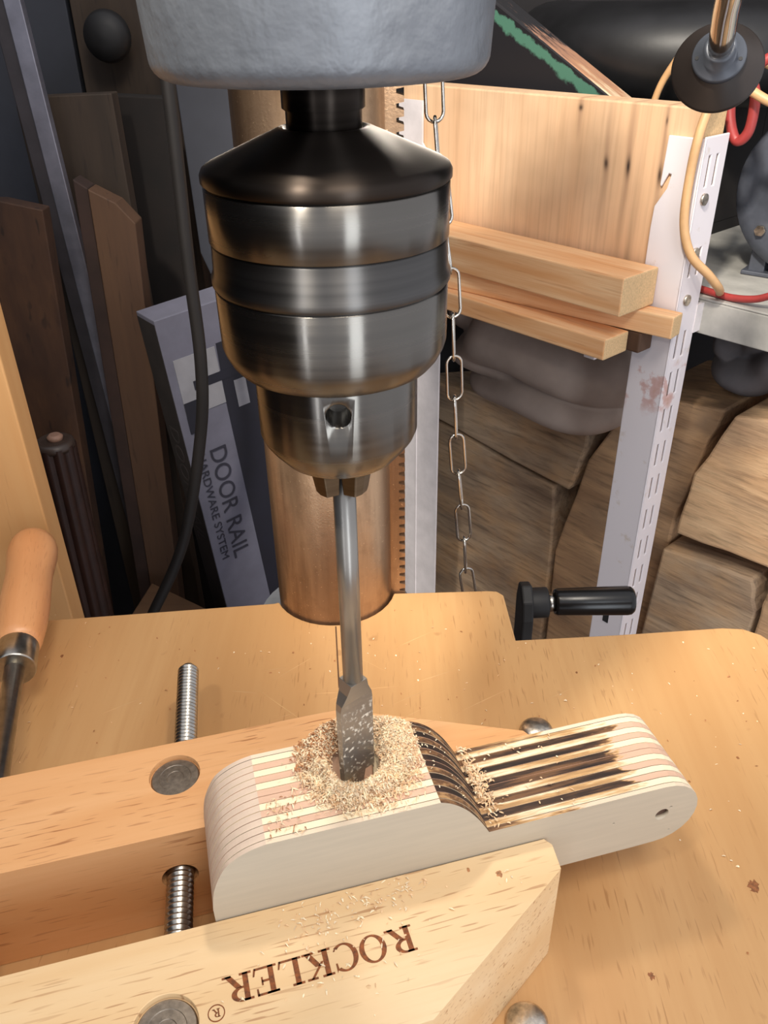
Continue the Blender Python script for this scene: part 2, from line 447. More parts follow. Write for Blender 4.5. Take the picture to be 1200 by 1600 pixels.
for kx_, ky_, kr_, sd_k in ((0.1425, 0.1977, 0.0042, 1), (0.0926, 0.1635, 0.0020, 2), (-0.1745, 0.3401, 0.0016, 3), (0.160, 0.262, 0.0012, 4), (0.098, 0.320, 0.0011, 5)):
    rk_ = random.Random(sd_k)
    MB().prism([(kx_+kr_*rk_.uniform(0.45, 1.0)*0.7*math.cos(2*PI*k/18), ky_+kr_*rk_.uniform(0.45, 1.0)*math.sin(2*PI*k/18)) for k in range(18)], -0.0002, 0.00006).obj('knot', plain('knot_brown', (134,86,52), 0.5, 0, 0.25, 600), table)
MB().prism([(-0.0285, 0.3605), (-0.0277, 0.3605), (-0.0241, 0.3120), (-0.0249, 0.3120)], -0.0002, 0.00006).obj('saw_kerf', plain('kerf_dark', (92,62,40), 0.8), table)
ms = MB(); rs_ = random.Random(11)
for k in range(20):
    cx_s, cy_s = rs_.gauss(-0.03, 0.035), rs_.gauss(0.305, 0.014)
    a_, L_ = rs_.choice((0.5, 0.65, 2.5, 0.1))+rs_.gauss(0, 0.12), rs_.uniform(0.010, 0.040)
    c_, s_ = math.cos(a_), math.sin(a_); w_ = rs_.uniform(0.00012, 0.00028)
    ms.prism([(cx_s-c_*L_/2, cy_s-s_*L_/2), (cx_s+s_*w_, cy_s-c_*w_), (cx_s+c_*L_/2, cy_s+s_*L_/2), (cx_s-s_*w_, cy_s+c_*w_)], -0.0001, 0.00005)
so_ = ms.obj('scratches', plain('scratch_pale', (208,168,120), 0.5), table); so_['kind'] = 'stuff'
def bolt(x, y, r, label):
    t = thing('carriage_bolt', label, 'bolt', (x, y, 0), 0, 'steel bolt heads on the drilling table')
    prof = [(r, 0.0)]+[(r*math.cos(a), 0.0008+0.62*r*math.sin(a)) for a in [k*PI/2/8 for k in range(8)]]+[(0.0004, 0.0008+0.62*r)]
    MB().lathe(prof, 28).obj('head', M_bolt, t)
    MB().lathe([(0.003, -0.03), (0.003, 0.0)], 12).obj('shank', M_bolt, t)
    boolean(table, MB().lathe([(0.0034, -0.03), (0.0034, 0.01)], 12, M=Matrix.Translation((x, y, 0))))
bolt(0.0705, 0.2795, 0.0080, 'domed steel bolt head on the table beside the far jaw nose')
bolt(0.0455, 0.1475, 0.0075, 'steel bolt head below the near jaw at the bottom edge')

# ================================================================ DRILL PRESS
dp = thing('drill_press', 'grey cast drill press with a copper-brown column and a big steel keyed chuck', 'drill press', (CX, CY, -0.42))
def W(x, y, z): return (x-CX, y-CY, z+0.42)
base = MB().box(W(-0.15, 0.17, -0.56), W(0.09, 0.45, -0.53)).obj('base', M_cast, dp, bevel=0.006)
col_o = MB().lathe([(CR, -0.13), (CR, 0.88)], 72).obj('column', M_col, dp)
rk = [(0.0, -0.07)]
z = -0.07
while z < 0.30:
    rk += [(0.0085, z), (0.0085, z+0.0024), (0.0052, z+0.0034), (0.0052, z+0.0050)]; z += 0.0056
rk += [(0.0, 0.30)]
MB().prism([(x-CX+0.0032, q+0.42) for x, q in rk], -0.006, 0.004, 'y').obj('rack', M_col, col_o)
# cast table with its sleeve, under the plywood
tm = MB().box(W(-0.14, 0.09, -0.046), W(0.12, 0.345, -0.0195))
tm.obj('table', M_cast, dp, bevel=0.004)
MB().lathe([(0.047, 0.31), (0.047, 0.4000)], 40).obj('sleeve', M_cast, dp)
# head
AX, AY = -0.011, 0.191
hd = MB().prism([W(x, y, 0)[:2] for x, y in [(-0.063, 0.20), (0.041, 0.20), (0.046, 0.30), (0.040, 0.46), (-0.095, 0.46), (-0.095, 0.30)]], 0.752, 0.92)
hd.obj('head_casting', M_cast, dp, bevel=0.008)
MQ = Matrix.Translation(W(AX, AY, 0))
prof = [(0.012, 0.2862), (0.0300, 0.2858)]+[(0.0300+0.0040*math.sin(t), 0.2898-0.0040*math.cos(t)) for t in [k*PI/2/7 for k in range(8)]]+[(0.0345, 0.298), (0.0356, 0.325), (0.0362, 0.50)]
MB().lathe(prof, 96, 0, MQ).obj('quill_housing', M_cast, dp)
MB().lathe([(0.0080, 0.2748), (0.0080, 0.2795), (0.0087, 0.2800), (0.0087, 0.2861)], 48, 0, MQ).obj('spindle', M_spin, dp)
ch = MB().lathe([(0.0082, 0.2735), (0.0090, 0.2764), (0.0100, 0.2763), (0.0255, 0.2697), (0.0266, 0.2690), (0.0271, 0.2680), (0.0271, 0.2666), (0.0262, 0.2658)], 96, 0, MQ).obj('chuck', M_cap, dp)
MB().lathe([(0.0262, 0.2659), (0.0267, 0.2655), (0.0267, 0.2545), (0.0262, 0.2541)], 96, 0, MQ).obj('sleeve', M_chuck, ch)
MB().lathe([(0.0262, 0.2541), (0.0264, 0.2537), (0.0266, 0.2480), (0.0272, 0.2466), (0.0272, 0.2452), (0.0264, 0.2442)], 96, 0, MQ).obj('grip_band', M_band, ch)
lo = MB().lathe([(0.0264, 0.2443), (0.0267, 0.2438), (0.0266, 0.2308), (0.0261, 0.2290), (0.0250, 0.2268), (0.0235, 0.2250), (0.0213, 0.2240), (0.0196, 0.2236)], 96, 0, MQ).obj('sleeve', M_chuck, ch)
nose = MB().lathe([(0.0196, 0.2237), (0.0198, 0.2230), (0.0198, 0.2070), (0.0190, 0.2050), (0.0176, 0.2030), (0.0146, 0.1995), (0.0085, 0.1985)], 96, 0, MQ).obj('nose', M_chuck, ch)
kx, ky = AX, AY
for az in (-87, 33, 153):
    A = math.radians(az)
    d = Vector((math.cos(A), math.sin(A), 0))
    q = Vector(W(AX, AY, 0.2186))
    c1 = MB().cyl(q+d*0.011, q+d*0.024, 0.0028, 24)
    c2 = MB().cyl(q+d*0.0186, q+d*0.0225, 0.0022, 24, 0, 0.0056)
    boolean(nose, c1, c2)
for k in range(3):
    a = math.radians(90+120*k)
    poly = [(0.0026, -0.0050), (0.0026, 0.0050), (0.0076, 0.0046), (0.0088, 0.0016), (0.0088, -0.0016), (0.0076, -0.0046)]
    m = MB()
    top = [(x, y, 0.1990) for x, y in poly]; bot = [(0.0026+(x-0.0026)*0.70, y*0.72, 0.1888) for x, y in poly]
    n = len(poly)
    m.add(top+bot, [tuple(range(n)), tuple(range(n, 2*n))[::-1]]+[((i+1) % n, i, n+i, n+(i+1) % n) for i in range(n)], 0, False, MQ @ Matrix.Rotation(a, 4, 'Z'))
    m.obj('jaw', M_jawst, ch, bevel=0.0003)
# crank that raises the table
cr = MB()
cr.prism([(0.4385-CY+y, z+0.42) for y, z in [(-0.034, -0.115), (-0.010, -0.115), (-0.006, -0.034), (-0.010, -0.022), (-0.020, -0.018), (-0.030, -0.024), (-0.034, -0.036)]], W(0.0855, 0, 0)[0], W(0.0925, 0, 0)[0], 'x')
cr.cyl(W(0.0855, 0.419, -0.0325), W(0.1035, 0.419, -0.0320), 0.0098, 28)
cr.cyl(W(0.010, 0.4185, -0.105), W(0.093, 0.4185, -0.105), 0.007, 20)
cro = cr.obj('crank', M_blackm, dp, bevel=0.0012)
MB().cyl(W(0.1030, 0.419, -0.0320), W(0.1078, 0.419, -0.0318), 0.0062, 6).obj('nut', M_zinc, cro)
gp = [(0.0078, 0), (0.0086, 0.002), (0.0090, 0.02), (0.0094, 0.046), (0.0090, 0.0485), (0.0078, 0.0500)]
MB().lathe(gp, 32, 0, Matrix.Translation(W(0.1078, 0.419, -0.0318)) @ Matrix.Rotation(PI/2, 4, 'Y')).obj('grip', M_blackp, cro)

# spade bit held by the chuck
bt = thing('spade_bit', 'grey steel spade bit held in the chuck and standing in the drilled hole', 'drill bit', (AX+0.0005, AY, 0.0725), math.radians(40))
MB().lathe([(0.0031, 0.0480), (0.0031, 0.1250)], 32).obj('shank', M_bit, bt)
bl = MB()
ys = [(0.0480, 0.0031, 0.0030), (0.0440, 0.0042, 0.0022), (0.0400, 0.0060, 0.0015), (0.0375, 0.0064, 0.0013), (0.0060, 0.0064, 0.0012)]
vs, fs = [], []
for (zz, hw, ht) in ys: vs += [(-hw, -ht, zz), (hw, -ht, zz), (hw, ht, zz), (-hw, ht, zz)]
for i in range(len(ys)-1):
    for k in range(4): fs.append((4*i+k, 4*i+4+k, 4*i+4+(k+1) % 4, 4*i+(k+1) % 4))
fs += [(0, 1, 2, 3)]
L = 4*(len(ys)-1)
fs += [(L+3, L+2, L+1, L)]
bl.add(vs, fs)
bl.prism([(-0.0064, 0.0062), (-0.0028, 0.0062), (0.0, -0.0085), (0.0028, 0.0062), (0.0064, 0.0062), (0.0064, 0.0064), (-0.0064, 0.0064)], -0.0010, 0.0010, 'y')
bl.prism([(-0.0064, 0.0062), (-0.0052, 0.0062), (-0.0064, 0.0035)], -0.0010, 0.0010, 'y')
bl.prism([(0.0064, 0.0062), (0.0052, 0.0062), (0.0064, 0.0035)], -0.0010, 0.0010, 'y')
bl.obj('blade', M_bit, bt, bevel=0.0002)

# ================================================================ HAND SCREW CLAMP and the WORK (shared frame: x along the jaws, y away)
P0 = Vector((-0.0564, 0.156, 0))
RZ = math.atan2(0.2504, 0.9681)
cl = thing('handscrew_clamp', 'wooden handscrew clamp gripping the plywood arm between two long jaws', 'clamp', P0, RZ)
JH = 0.050
rear = MB().prism([(-0.19, 0.0368), (0.1285, 0.0368), (0.1300, 0.0405), (0.1262, 0.0480), (0.0580, 0.0795), (-0.19, 0.0805)], 0.0003, JH).obj('jaw', M_jawr, cl, bevel=0.0012)
front = MB().prism([(-0.19, -0.0003), (0.1134, -0.0003), (0.1152, -0.0030), (0.1141, -0.0124), (0.058, -0.0470), (-0.19, -0.0480)], 0.0003, JH).obj('jaw', M_jawf, cl, bevel=0.0012)
rear['label'] = 'orange-toned far jaw'
front['label'] = 'pale near jaw stamped with burnt lettering'
SZ = 0.026
def saxis(n): return Vector((-0.0152+0.091*n, n, SZ))
for jaw, n0, n1 in ((rear, 0.03, 0.09), (front, -0.06, 0.01)):
    boolean(jaw, MB().cyl(saxis(n0), saxis(n1), 0.0066, 28))
for jaw, s, n in ((rear, -0.0091, 0.0636), (front, -0.0165, -0.0285)):
    boolean(jaw, MB().lathe([(0.0095, JH-0.0026), (0.0095, JH+0.01)], 40, 0, Matrix.Translation((s, n, 0))))
    pr = [(0.0091, JH-0.02), (0.0091, JH-0.0022), (0.0086, JH-0.0016), (0.0060, JH-0.0015), (0.0058, JH-0.0017), (0.0032, JH-0.0016), (0.0030, JH-0.0018), (0.0003, JH-0.0017)]
    MB().lathe(pr, 40, 0, Matrix.Translation((s, n, 0)), smooth=False).obj('barrel_nut', M_nut, jaw)
def threaded(n0, n1, rad, pitch, plain_to=None, axis=saxis):
    m = MB()
    L = (axis(n1)-axis(n0)).length
    prof = []
    z = 0.0
    p_end = plain_to if plain_to else 0
    prof.append((rad*0.98, 0)); 
    if p_end: prof.append((rad*0.98, p_end)); z = p_end
    while z < L-0.004:
        prof += [(rad*0.82, z+pitch*0.12), (rad, z+pitch*0.45), (rad, z+pitch*0.68), (rad*0.82, z+pitch)]; z += pitch
    prof += [(rad*0.85, L-0.002), (rad*0.6, L)]
    M = Matrix.Translation(axis(n0)) @ (axis(n1)-axis(n0)).to_track_quat('Z', 'Y').to_matrix().to_4x4()
    return m.lathe(prof, 28, 0, M)
threaded(-0.115, 0.1500, 0.0049, 0.0021, 0.121).obj('spindle', M_zinc, cl)
def raxis(n): return Vector((-0.0823, n, SZ+0.001))
m = MB().cyl(raxis(-0.07), raxis(0.178), 0.0047, 24)
m.obj('spindle', M_zinc, cl)
for n0, n1, jaw in ((0.0363, 0.081, rear), (-0.0485, 0.0, front)):
    boolean(jaw, MB().cyl(raxis(n0-0.01), raxis(n1+0.01), 0.0064, 24))
HM = Matrix.Translation(raxis(0.170)) @ (raxis(0.3)-raxis(0.170)).to_track_quat('Z', 'Y').to_matrix().to_4x4()
MB().lathe([(0.0095, 0.0), (0.0100, 0.001), (0.0100, 0.0170), (0.0096, 0.018)], 32, 0, HM).obj('ferrule', M_zinc, cl)
hp = [(0.0100, 0.0165), (0.0112, 0.022), (0.0124, 0.035), (0.0128, 0.050), (0.0124, 0.068), (0.0123, 0.080), (0.0131, 0.090), (0.0137, 0.098), (0.0135, 0.105), (0.0122, 0.1105), (0.0095, 0.1140), (0.0050, 0.1158), (0.0006, 0.1162)]
h = MB().lathe(hp, 40).obj('handle', M_handle, cl, bevel=0)
h.matrix_local = HM

for kx_, ky_, kr_ in ((0.0768+0.0165, -0.0085, 0.0018), (0.084, -0.0045, 0.0011)):
    rk_ = random.Random(int(kx_*1e4))
    MB().prism([(kx_+kr_*rk_.uniform(0.5, 1.0)*0.7*math.cos(2*PI*k/14), ky_+kr_*rk_.uniform(0.5, 1.0)*math.sin(2*PI*k/14)) for k in range(14)], JH-0.0002, JH+0.00006).obj('knot', plain('knot_tan', (160,112,74), 0.6, 0, 0.3, 900), front)
# branded lettering on the near jaw: roman capitals, cap height 1
def glyph(c):
    """list of convex quads/polygons"""
    q = []
    st = lambda x0, x1: q.append([(x0, 0), (x1, 0), (x1, 1), (x0, 1)])
    def serif(x0, x1, y): q.append([(x0, y), (x1, y), (x1, y+0.075), (x0, y+0.075)])
    def ring(cx, cy, rx, ry, ix, iy, a0, a1, n=20):
        for k in range(n):
            u, v = math.radians(a0+(a1-a0)*k/n), math.radians(a0+(a1-a0)*(k+1)/n)
            q.append([(cx+ix*math.cos(u), cy+iy*math.sin(u)), (cx+rx*math.cos(u), cy+ry*math.sin(u)), (cx+rx*math.cos(v), cy+ry*math.sin(v)), (cx+ix*math.cos(v), cy+iy*math.sin(v))])
    def diag(x0, y0, x1, y1, w): q.append([(x0, y0), (x0+w, y0), (x1+w, y1), (x1, y1)])
    if c == 'R':
        st(0.12, 0.31); serif(0.0, 0.42, 0); serif(0.0, 0.36, 0.925)
        ring(0.36, 0.735, 0.40, 0.265, 0.21, 0.195, -90, 90)
        q.append([(0.3, 0.925), (0.36, 0.925), (0.36, 1), (0.3, 1)]); q.append([(0.3, 0.47), (0.36, 0.47), (0.36, 0.54), (0.3, 0.54)])
        diag(0.72, 0, 0.36, 0.50, 0.22); serif(0.70, 1.02, 0); wd = 1.0
    elif c == 'O':
        ring(0.5, 0.5, 0.50, 0.53, 0.31, 0.46, 0, 360, 36); wd = 1.0
    elif c == 'C':
        ring(0.5, 0.5, 0.50, 0.53, 0.31, 0.46, 48, 312, 28)
        q.append([(0.80, 0.66), (0.86, 0.66), (0.86, 1.0), (0.78, 0.86)]); q.append([(0.76, 0.10), (0.86, 0.17), (0.86, 0.22), (0.80, 0.20)]); wd = 0.9
    elif c == 'K':
        st(0.12, 0.31); serif(0.0, 0.43, 0); serif(0.0, 0.43, 0.925)
        diag(0.30, 0.42, 0.76, 0.98, 0.10); diag(0.74, 0.02, 0.40, 0.56, 0.22); serif(0.62, 1.04, 0); serif(0.60, 0.98, 0.925); wd = 1.02
    elif c in 'LE':
        st(0.12, 0.31); serif(0.0, 0.43, 0.925); serif(0.0, 0.78, 0)
        q.append([(0.72, 0.0), (0.80, 0.0), (0.86, 0.28), (0.80, 0.28)])
        if c == 'E':
            serif(0.0, 0.76, 0.925); q.append([(0.72, 0.74), (0.78, 0.74), (0.78, 1.0), (0.70, 1.0)])
            q.append([(0.3, 0.47), (0.56, 0.47), (0.56, 0.545), (0.3, 0.545)]); q.append([(0.52, 0.36), (0.58, 0.36), (0.58, 0.65), (0.52, 0.65)])
        wd = 0.84
    return q, wd
def place(m, polys, M, zt=0.00012):
    for pl in polys:
        m.prism(pl, 0, zt, 'z', 0, M)
T0 = Vector((0.0057+0.0564, 0.1539-0.156, 0)); T0.rotate(Matrix.Rotation(-RZ, 3, 'Z'))
T1 = Vector((-0.0511+0.0564, 0.1379-0.156, 0)); T1.rotate(Matrix.Rotation(-RZ, 3, 'Z'))
tdir = (T1-T0).normalized()
ang = math.atan2(tdir.y, tdir.x)
cap = 0.0085
m = MB()
x = 0.0
gl = [glyph(c) for c in 'ROCKLER']
tot = sum(g[1] for g in gl)*cap
gap = ((T1-T0).length-tot)/6
for g, wd in gl:
    place(m, g, Matrix.Translation((T0.x, T0.y, JH)) @ Matrix.Rotation(ang, 4, 'Z') @ Matrix.Translation((x, 0, 0)) @ Matrix.Diagonal((cap, cap, 1, 1)))
    x += wd*cap+gap
RC = Vector((-0.0512+0.0564, 0.1279-0.156, 0)); RC.rotate(Matrix.Rotation(-RZ, 3, 'Z'))
MR = Matrix.Translation((RC.x, RC.y, JH)) @ Matrix.Rotation(ang, 4, 'Z')
for k in range(32):
    u, v = 2*PI*k/32, 2*PI*(k+1)/32
    place(m, [[(0.0022*math.cos(u), 0.0022*math.sin(u)), (0.0025*math.cos(u), 0.0025*math.sin(u)), (0.0025*math.cos(v), 0.0025*math.sin(v)), (0.0022*math.cos(v), 0.0022*math.sin(v))]], MR)
place(m, glyph('R')[0], MR @ Matrix.Translation((-0.0011, -0.0012, 0)) @ Matrix.Diagonal((0.0022, 0.0024, 1, 1)))
m.obj('lettering', M_brand, front)['label'] = 'burnt brown capital lettering with a circled mark'

# the plywood arm: 13 plies, each a slab of the same stepped outline
wk = thing('plywood_arm', 'striped plywood arm with a scorched step, clamped upright under the drill bit', 'workpiece', (P0.x, P0.y, 0.0), RZ)
OUT = []
LE = [(0.0006, 0.031), (0.0004, 0.0560), (0.0018, 0.0650), (0.0055, 0.0735), (0.0095, 0.0775), (0.0145, 0.0800), (0.0194, 0.0812)]
def smooth_pts(P, k=5):
    Q = []
    for i in range(len(P)-1):
        p0, p1, p2, p3 = P[max(i-1, 0)], P[i], P[i+1], P[min(i+2, len(P)-1)]
        for j in range(k):
            t = j/k
            Q.append(tuple(0.5*(2*p1[c]+(p2[c]-p0[c])*t+(2*p0[c]-5*p1[c]+4*p2[c]-p3[c])*t*t+(3*p1[c]-p0[c]-3*p2[c]+p3[c])*t**3) for c in (0, 1)))
    return Q+[P[-1]]
LE = LE[:1]+smooth_pts(LE[1:], 4)
OUT += LE
STEP = smooth_pts([(0.0752, 0.0814), (0.0782, 0.0800), (0.0815, 0.0775), (0.0850, 0.0738), (0.0890, 0.0678), (0.0927, 0.0606)], 4)
OUT += STEP
OUT += [(0.1500, 0.0612)]
for k in range(13):
    a = math.radians(90-180*k/12)
    OUT.append((0.1592+0.0151*math.cos(a), 0.0463+0.0149*math.sin(a)))
OUT += [(0.150, 0.0312)]
seq = [('V', 0.0019)]+[(c, 0.00272) for c in 'CPCPC']+[('P', 0.00275), ('P', 0.00275)]+[(c, 0.00272) for c in 'CPCPC']+[('V', 0.0019)]
sc_ = 0.0364/sum(t for _, t in seq)
n = 0.00005
hc = Vector((AX-P0.x, AY-P0.y, 0)); hc.rotate(Matrix.Rotation(-RZ, 3, 'Z'))
def topface(a, b):
    x0, x1, z0 = min(a[0], b[0]), max(a[0], b[0]), min(a[1], b[1])
    if x1 < 0.0196: return 2
    if z0 < 0.0595: return 4
    if 0.0750 < x0 and x1 < 0.0928: return 3
    return 1 if x0 > 0.0926 and x1 < 0.163 else 4
jit = random.Random(3)
for i, (c, t) in enumerate(seq):
    t *= sc_
    ins = 0.00013
    pr = MB().prism(OUT, n+ins, n+t-ins, 'y', 0, None, topface)
    mats = {'V': M_plyV, 'C': M_plyC, 'P': M_plyP}[c]
    o = pr.obj('ply', list(mats), wk)
    if n-0.001 < hc.y+0.0108 and n+t+0.001 > hc.y-0.0108:
        boolean(o, MB().lathe([(0.0098, 0.058), (0.0098, 0.10)], 40, 0, Matrix.Translation((hc.x, hc.y, 0))))
    if i < 3:
        boolean(o, MB().cyl((0.1590, -0.004, 0.0448), (0.1612, 0.0055, 0.0482), 0.0026, 20), MB().cyl((0.1632, -0.004, 0.0492), (0.1632, 0.003, 0.0492), 0.0006, 10),
                MB().cyl((0.1645, -0.004, 0.0362), (0.1645, 0.003, 0.0362), 0.0005, 10), MB().cyl((0.1405, -0.004, 0.0480), (0.1405, 0.003, 0.0480), 0.0005, 10))
    n += t
mg = MB()
n = 0.0
ins = [(s*0.9992+0.00006, z) for s, z in OUT]
cxs, czs = 0.0873, 0.0540
shr = [(s+(0.00009 if s < 0.03 else -0.00009), z-(0.00009 if z > 0.04 else -0.00009)) for s, z in OUT]
n = 0.0001
for c, t in seq[:-1]:
    n += t*sc_
    # dark glue film in each joint, a hair below the surface (left open over the drilled hole)
    if n < hc.y-0.011 or n > hc.y+0.011:
        mg.prism(shr, n-0.00023, n+0.00023-0.0002, 'y')
g_o = mg.obj('glue_line', M_glue, wk); g_o['kind'] = 'stuff'

# ================================================================ SAWDUST
def flake(m, c, L, wd, up=0.0, mat=0, R_=rnd):
    a = R_.uniform(0, 2*PI); e = R_.uniform(-0.5, 0.9)*up
    d = Vector((math.cos(a)*math.cos(e), math.sin(a)*math.cos(e), math.sin(e)))
    s = Vector((-math.sin(a), math.cos(a), R_.uniform(-0.6, 0.6))).normalized()*wd
    bnd = Vector((0, 0, 1))*L*R_.uniform(0.05, 0.35)
    c = Vector(c)
    p0, p1, p2 = c-d*L/2, c+bnd, c+d*L/2
    m.add([p0-s*0.5, p0+s*0.5, p1+s, p1-s, p2+s*0.4, p2-s*0.4], [(0, 1, 2, 3), (3, 2, 4, 5)], mat)
def mound_h(x, y):
    """height of the heap above the work's top, in the work's frame round the hole"""
    rr = math.hypot(x, y); a = math.atan2(y, x)
    if rr < 0.0096: return 0
    R1 = 0.0192+0.0042*math.cos(a-1.0)+0.0025*math.sin(3*a+1)+0.0015*math.sin(5*a)
    k = (rr-0.0096)/(R1-0.0096)
    if k > 1: return 0
    return 0.0062*math.sin(PI*min(1, k**0.75))*(0.75+0.35*math.sin(a*1.0+0.8)+0.12*math.sin(4*a))
m = MB()
NA, NR = 72, 12
vs, fs = [], []
for i in range(NR+1):
    for k in range(NA):
        a = 2*PI*k/NA
        R1 = 0.0192+0.0042*math.cos(a-1.0)+0.0025*math.sin(3*a+1)+0.0015*math.sin(5*a)
        rr = 0.0098+(R1-0.0098)*i/NR
        xx, yy = hc.x+rr*math.cos(a), hc.y+rr*math.sin(a)
        vs.append((xx, yy, 0.0813+max(0.0002, mound_h(rr*math.cos(a), rr*math.sin(a))+rnd.uniform(-.0005, .0005))))
inw = lambda v: 0.0008 < v[1] < 0.0358
vs = [(min(q[0], 0.0742), min(max(q[1], 0.0006), 0.0362), q[2]) for q in vs]
for i in range(NR):
    for k in range(NA):
        fs.append((i*NA+k, i*NA+(k+1) % NA, (i+1)*NA+(k+1) % NA, (i+1)*NA+k))
m.add(vs, fs, 1, True)
for _ in range(13000):
    a = rnd.uniform(0, 2*PI); rr = 0.0086+abs(rnd.gauss(0.0052, 0.0042))*(1.0+0.18*math.cos(a-0.6))
    x, y = rr*math.cos(a), rr*math.sin(a)
    if not (-0.004 < hc.y+y < 0.0370) or hc.x+x > 0.0748: continue
    hgt = mound_h(x, y)
    if hgt == 0 and rnd.random() < 0.45: continue
    z = 0.0816+hgt
    if hc.y+y < 0: z = 0.0812-rnd.uniform(0, 0.0004)
    if hc.y+y < 0.0004: continue
    brown = 2 if (x < -0.004 and y > 0.002 and rnd.random() < 0.40) else (1 if rnd.random() < 0.35 else 0)
    flake(m, (hc.x+x, hc.y+y, z+rnd.uniform(0, 0.0009)), rnd.uniform(0.0007, 0.0027), rnd.uniform(0.00010, 0.00034), 1.5, brown)
sd = m.obj('sawdust_heap', M_dust, None, (P0.x, P0.y, 0), RZ)
tag(sd, 'heap of pale wood shavings ringed round the drilled hole on the plywood arm', 'sawdust', None, 'stuff')
m = MB()
for _ in range(420):       # at the foot of the scorched step
    x = 0.0935+abs(rnd.gauss(0, 0.0028)); y = min(0.0355, max(0.0015, rnd.gauss(0.020, 0.0075)))
    flake(m, (x, y, 0.0611+rnd.uniform(0, 0.0026)*max(0, 1-(x-0.0935)/0.006)), rnd.uniform(0.0008, 0.0024), rnd.uniform(0.00015, 0.0004), 1.2, rnd.choice((0, 1, 1)))
for _ in range(30):
    flake(m, (rnd.uniform(0.095, 0.13), rnd.uniform(0.002, 0.035), 0.0616), rnd.uniform(0.0006, 0.0016), 0.0003, 0.5, rnd.choice((0, 1)))
for _ in range(40):        # loose bits on the convex scorched face and flat top
    k = rnd.random(); xx = 0.075+0.016*k; zz = 0.0818-0.020*k*k
    flake(m, (xx, rnd.uniform(0.006, 0.034), zz), rnd.uniform(0.0005, 0.0011), 0.0002, 0.5, 0)
for _ in range(60):
    flake(m, (rnd.uniform(0.020, 0.032), rnd.uniform(0.001, 0.016), 0.0818), rnd.uniform(0.0008, 0.0022), 0.0002, 0.4, rnd.choice((0, 1, 2)))
o = m.obj('sawdust_crumbs', M_dust, None, (P0.x, P0.y, 0), RZ)
tag(o, 'loose shavings strewn along the top of the plywood arm and at the foot of its step', 'sawdust', None, 'stuff')
m = MB()
for cx_, cy_, sd_, nn in ((0.030, -0.010, 0.006, 60), (0.047, -0.008, 0.006, 60), (0.062, -0.006, 0.005, 45), (0.10, -0.012, 0.004, 14), (0.04, -0.018, 0.018, 60)):
    for _ in range(nn):
        x, y = rnd.gauss(cx_, sd_), rnd.gauss(cy_, sd_*0.6)
        if y > -0.001 or y < -0.045 or x > 0.10: continue
        flake(m, (x, y, JH+0.0004), rnd.uniform(0.0005, 0.0020), rnd.uniform(0.00012, 0.00035), 0.5, rnd.choice((0, 0, 1)))
o = m.obj('sawdust_crumbs', M_dust, None, (P0.x, P0.y, 0), RZ)
tag(o, 'loose shavings strewn over the pale near jaw above the lettering', 'sawdust', None, 'stuff')
m = MB()
for _ in range(420):
    x, y = rnd.uniform(-0.19, 0.20), rnd.uniform(0.10, 0.375)
    lx, ly = (Vector((x, y, 0))-P0).x, (Vector((x, y, 0))-P0).y
    s_, n_ = lx*math.cos(RZ)+ly*math.sin(RZ), -lx*math.sin(RZ)+ly*math.cos(RZ)
    if -0.055 < n_ < 0.085 and s_ < 0.18: continue
    if math.hypot(x-CX, y-CY) < 0.037 or (x > 0.066 and y > 0.343): continue
    flake(m, (x, y, 0.0004), rnd.uniform(0.0005, 0.0016), rnd.uniform(0.0002, 0.0005), 0.3, rnd.choice((0, 0, 1, 2)))
o = m.obj('sawdust_crumbs', M_dust)
tag(o, 'fine specks of wood dust scattered over the plywood drilling table', 'sawdust', None, 'stuff')

# ================================================================ CHAIN
chn = thing('hanging_chain', 'bright steel chain hanging behind the chuck past the white upright', 'chain', (0.0265, 0.44, 0.32))
path = [(0.0262, 0.325), (0.0265, 0.290), (0.0267, 0.2658), (0.0282, 0.2466), (0.0297, 0.2293), (0.0340, 0.197), (0.0385, 0.1690), (0.0402, 0.1368), (0.0416, 0.1054), (0.0436, 0.0755), (0.0465, 0.0448), (0.0504, 0.012), (0.0528, -0.023), (0.0576, -0.0500), (0.060, -0.09)]
def along(dist):
    for (x0, z0), (x1, z1) in zip(path, path[1:]):
        L = math.hypot(x1-x0, z1-z0)
        if dist <= L: return Vector((x0+(x1-x0)*dist/L, 0, z0+(z1-z0)*dist/L))
        dist -= L
    return None
LL, LWd, wr = 0.0285, 0.0105, 0.00085
def link_pts(L, Wd):
    h = L/2-Wd/2; r_ = Wd/2-wr
    return [(r_*math.cos(a), 0, h+r_*math.sin(a)) for a in [k*PI/8 for k in range(9)]]+[(r_*math.cos(a), 0, -h+r_*math.sin(a)) for a in [PI+k*PI/8 for k in range(9)]]
lm = MB().tube(link_pts(LL, LWd), wr, 8, 0, True).mesh('link', M_chain)
dist, i = 0.004, 0
pitch = LL-4*wr-0.0006
while True:
    p0, p1 = along(dist), along(dist+pitch)
    if p1 is None: break
    o = bpy.data.objects.new('link', lm)
    COL.objects.link(o); o.parent = chn
    mid = (p0+p1)/2
    o.location = mid-Vector((0.0265, 0, 0.32))
    tilt = math.atan2(p1.x-p0.x, -(p1.z-p0.z))
    o.rotation_euler = (Matrix.Rotation(-tilt, 3, 'Y') @ Matrix.Rotation(0.25 if i % 2 == 0 else 1.45, 3, 'Z')).to_euler()
    dist += pitch; i += 1

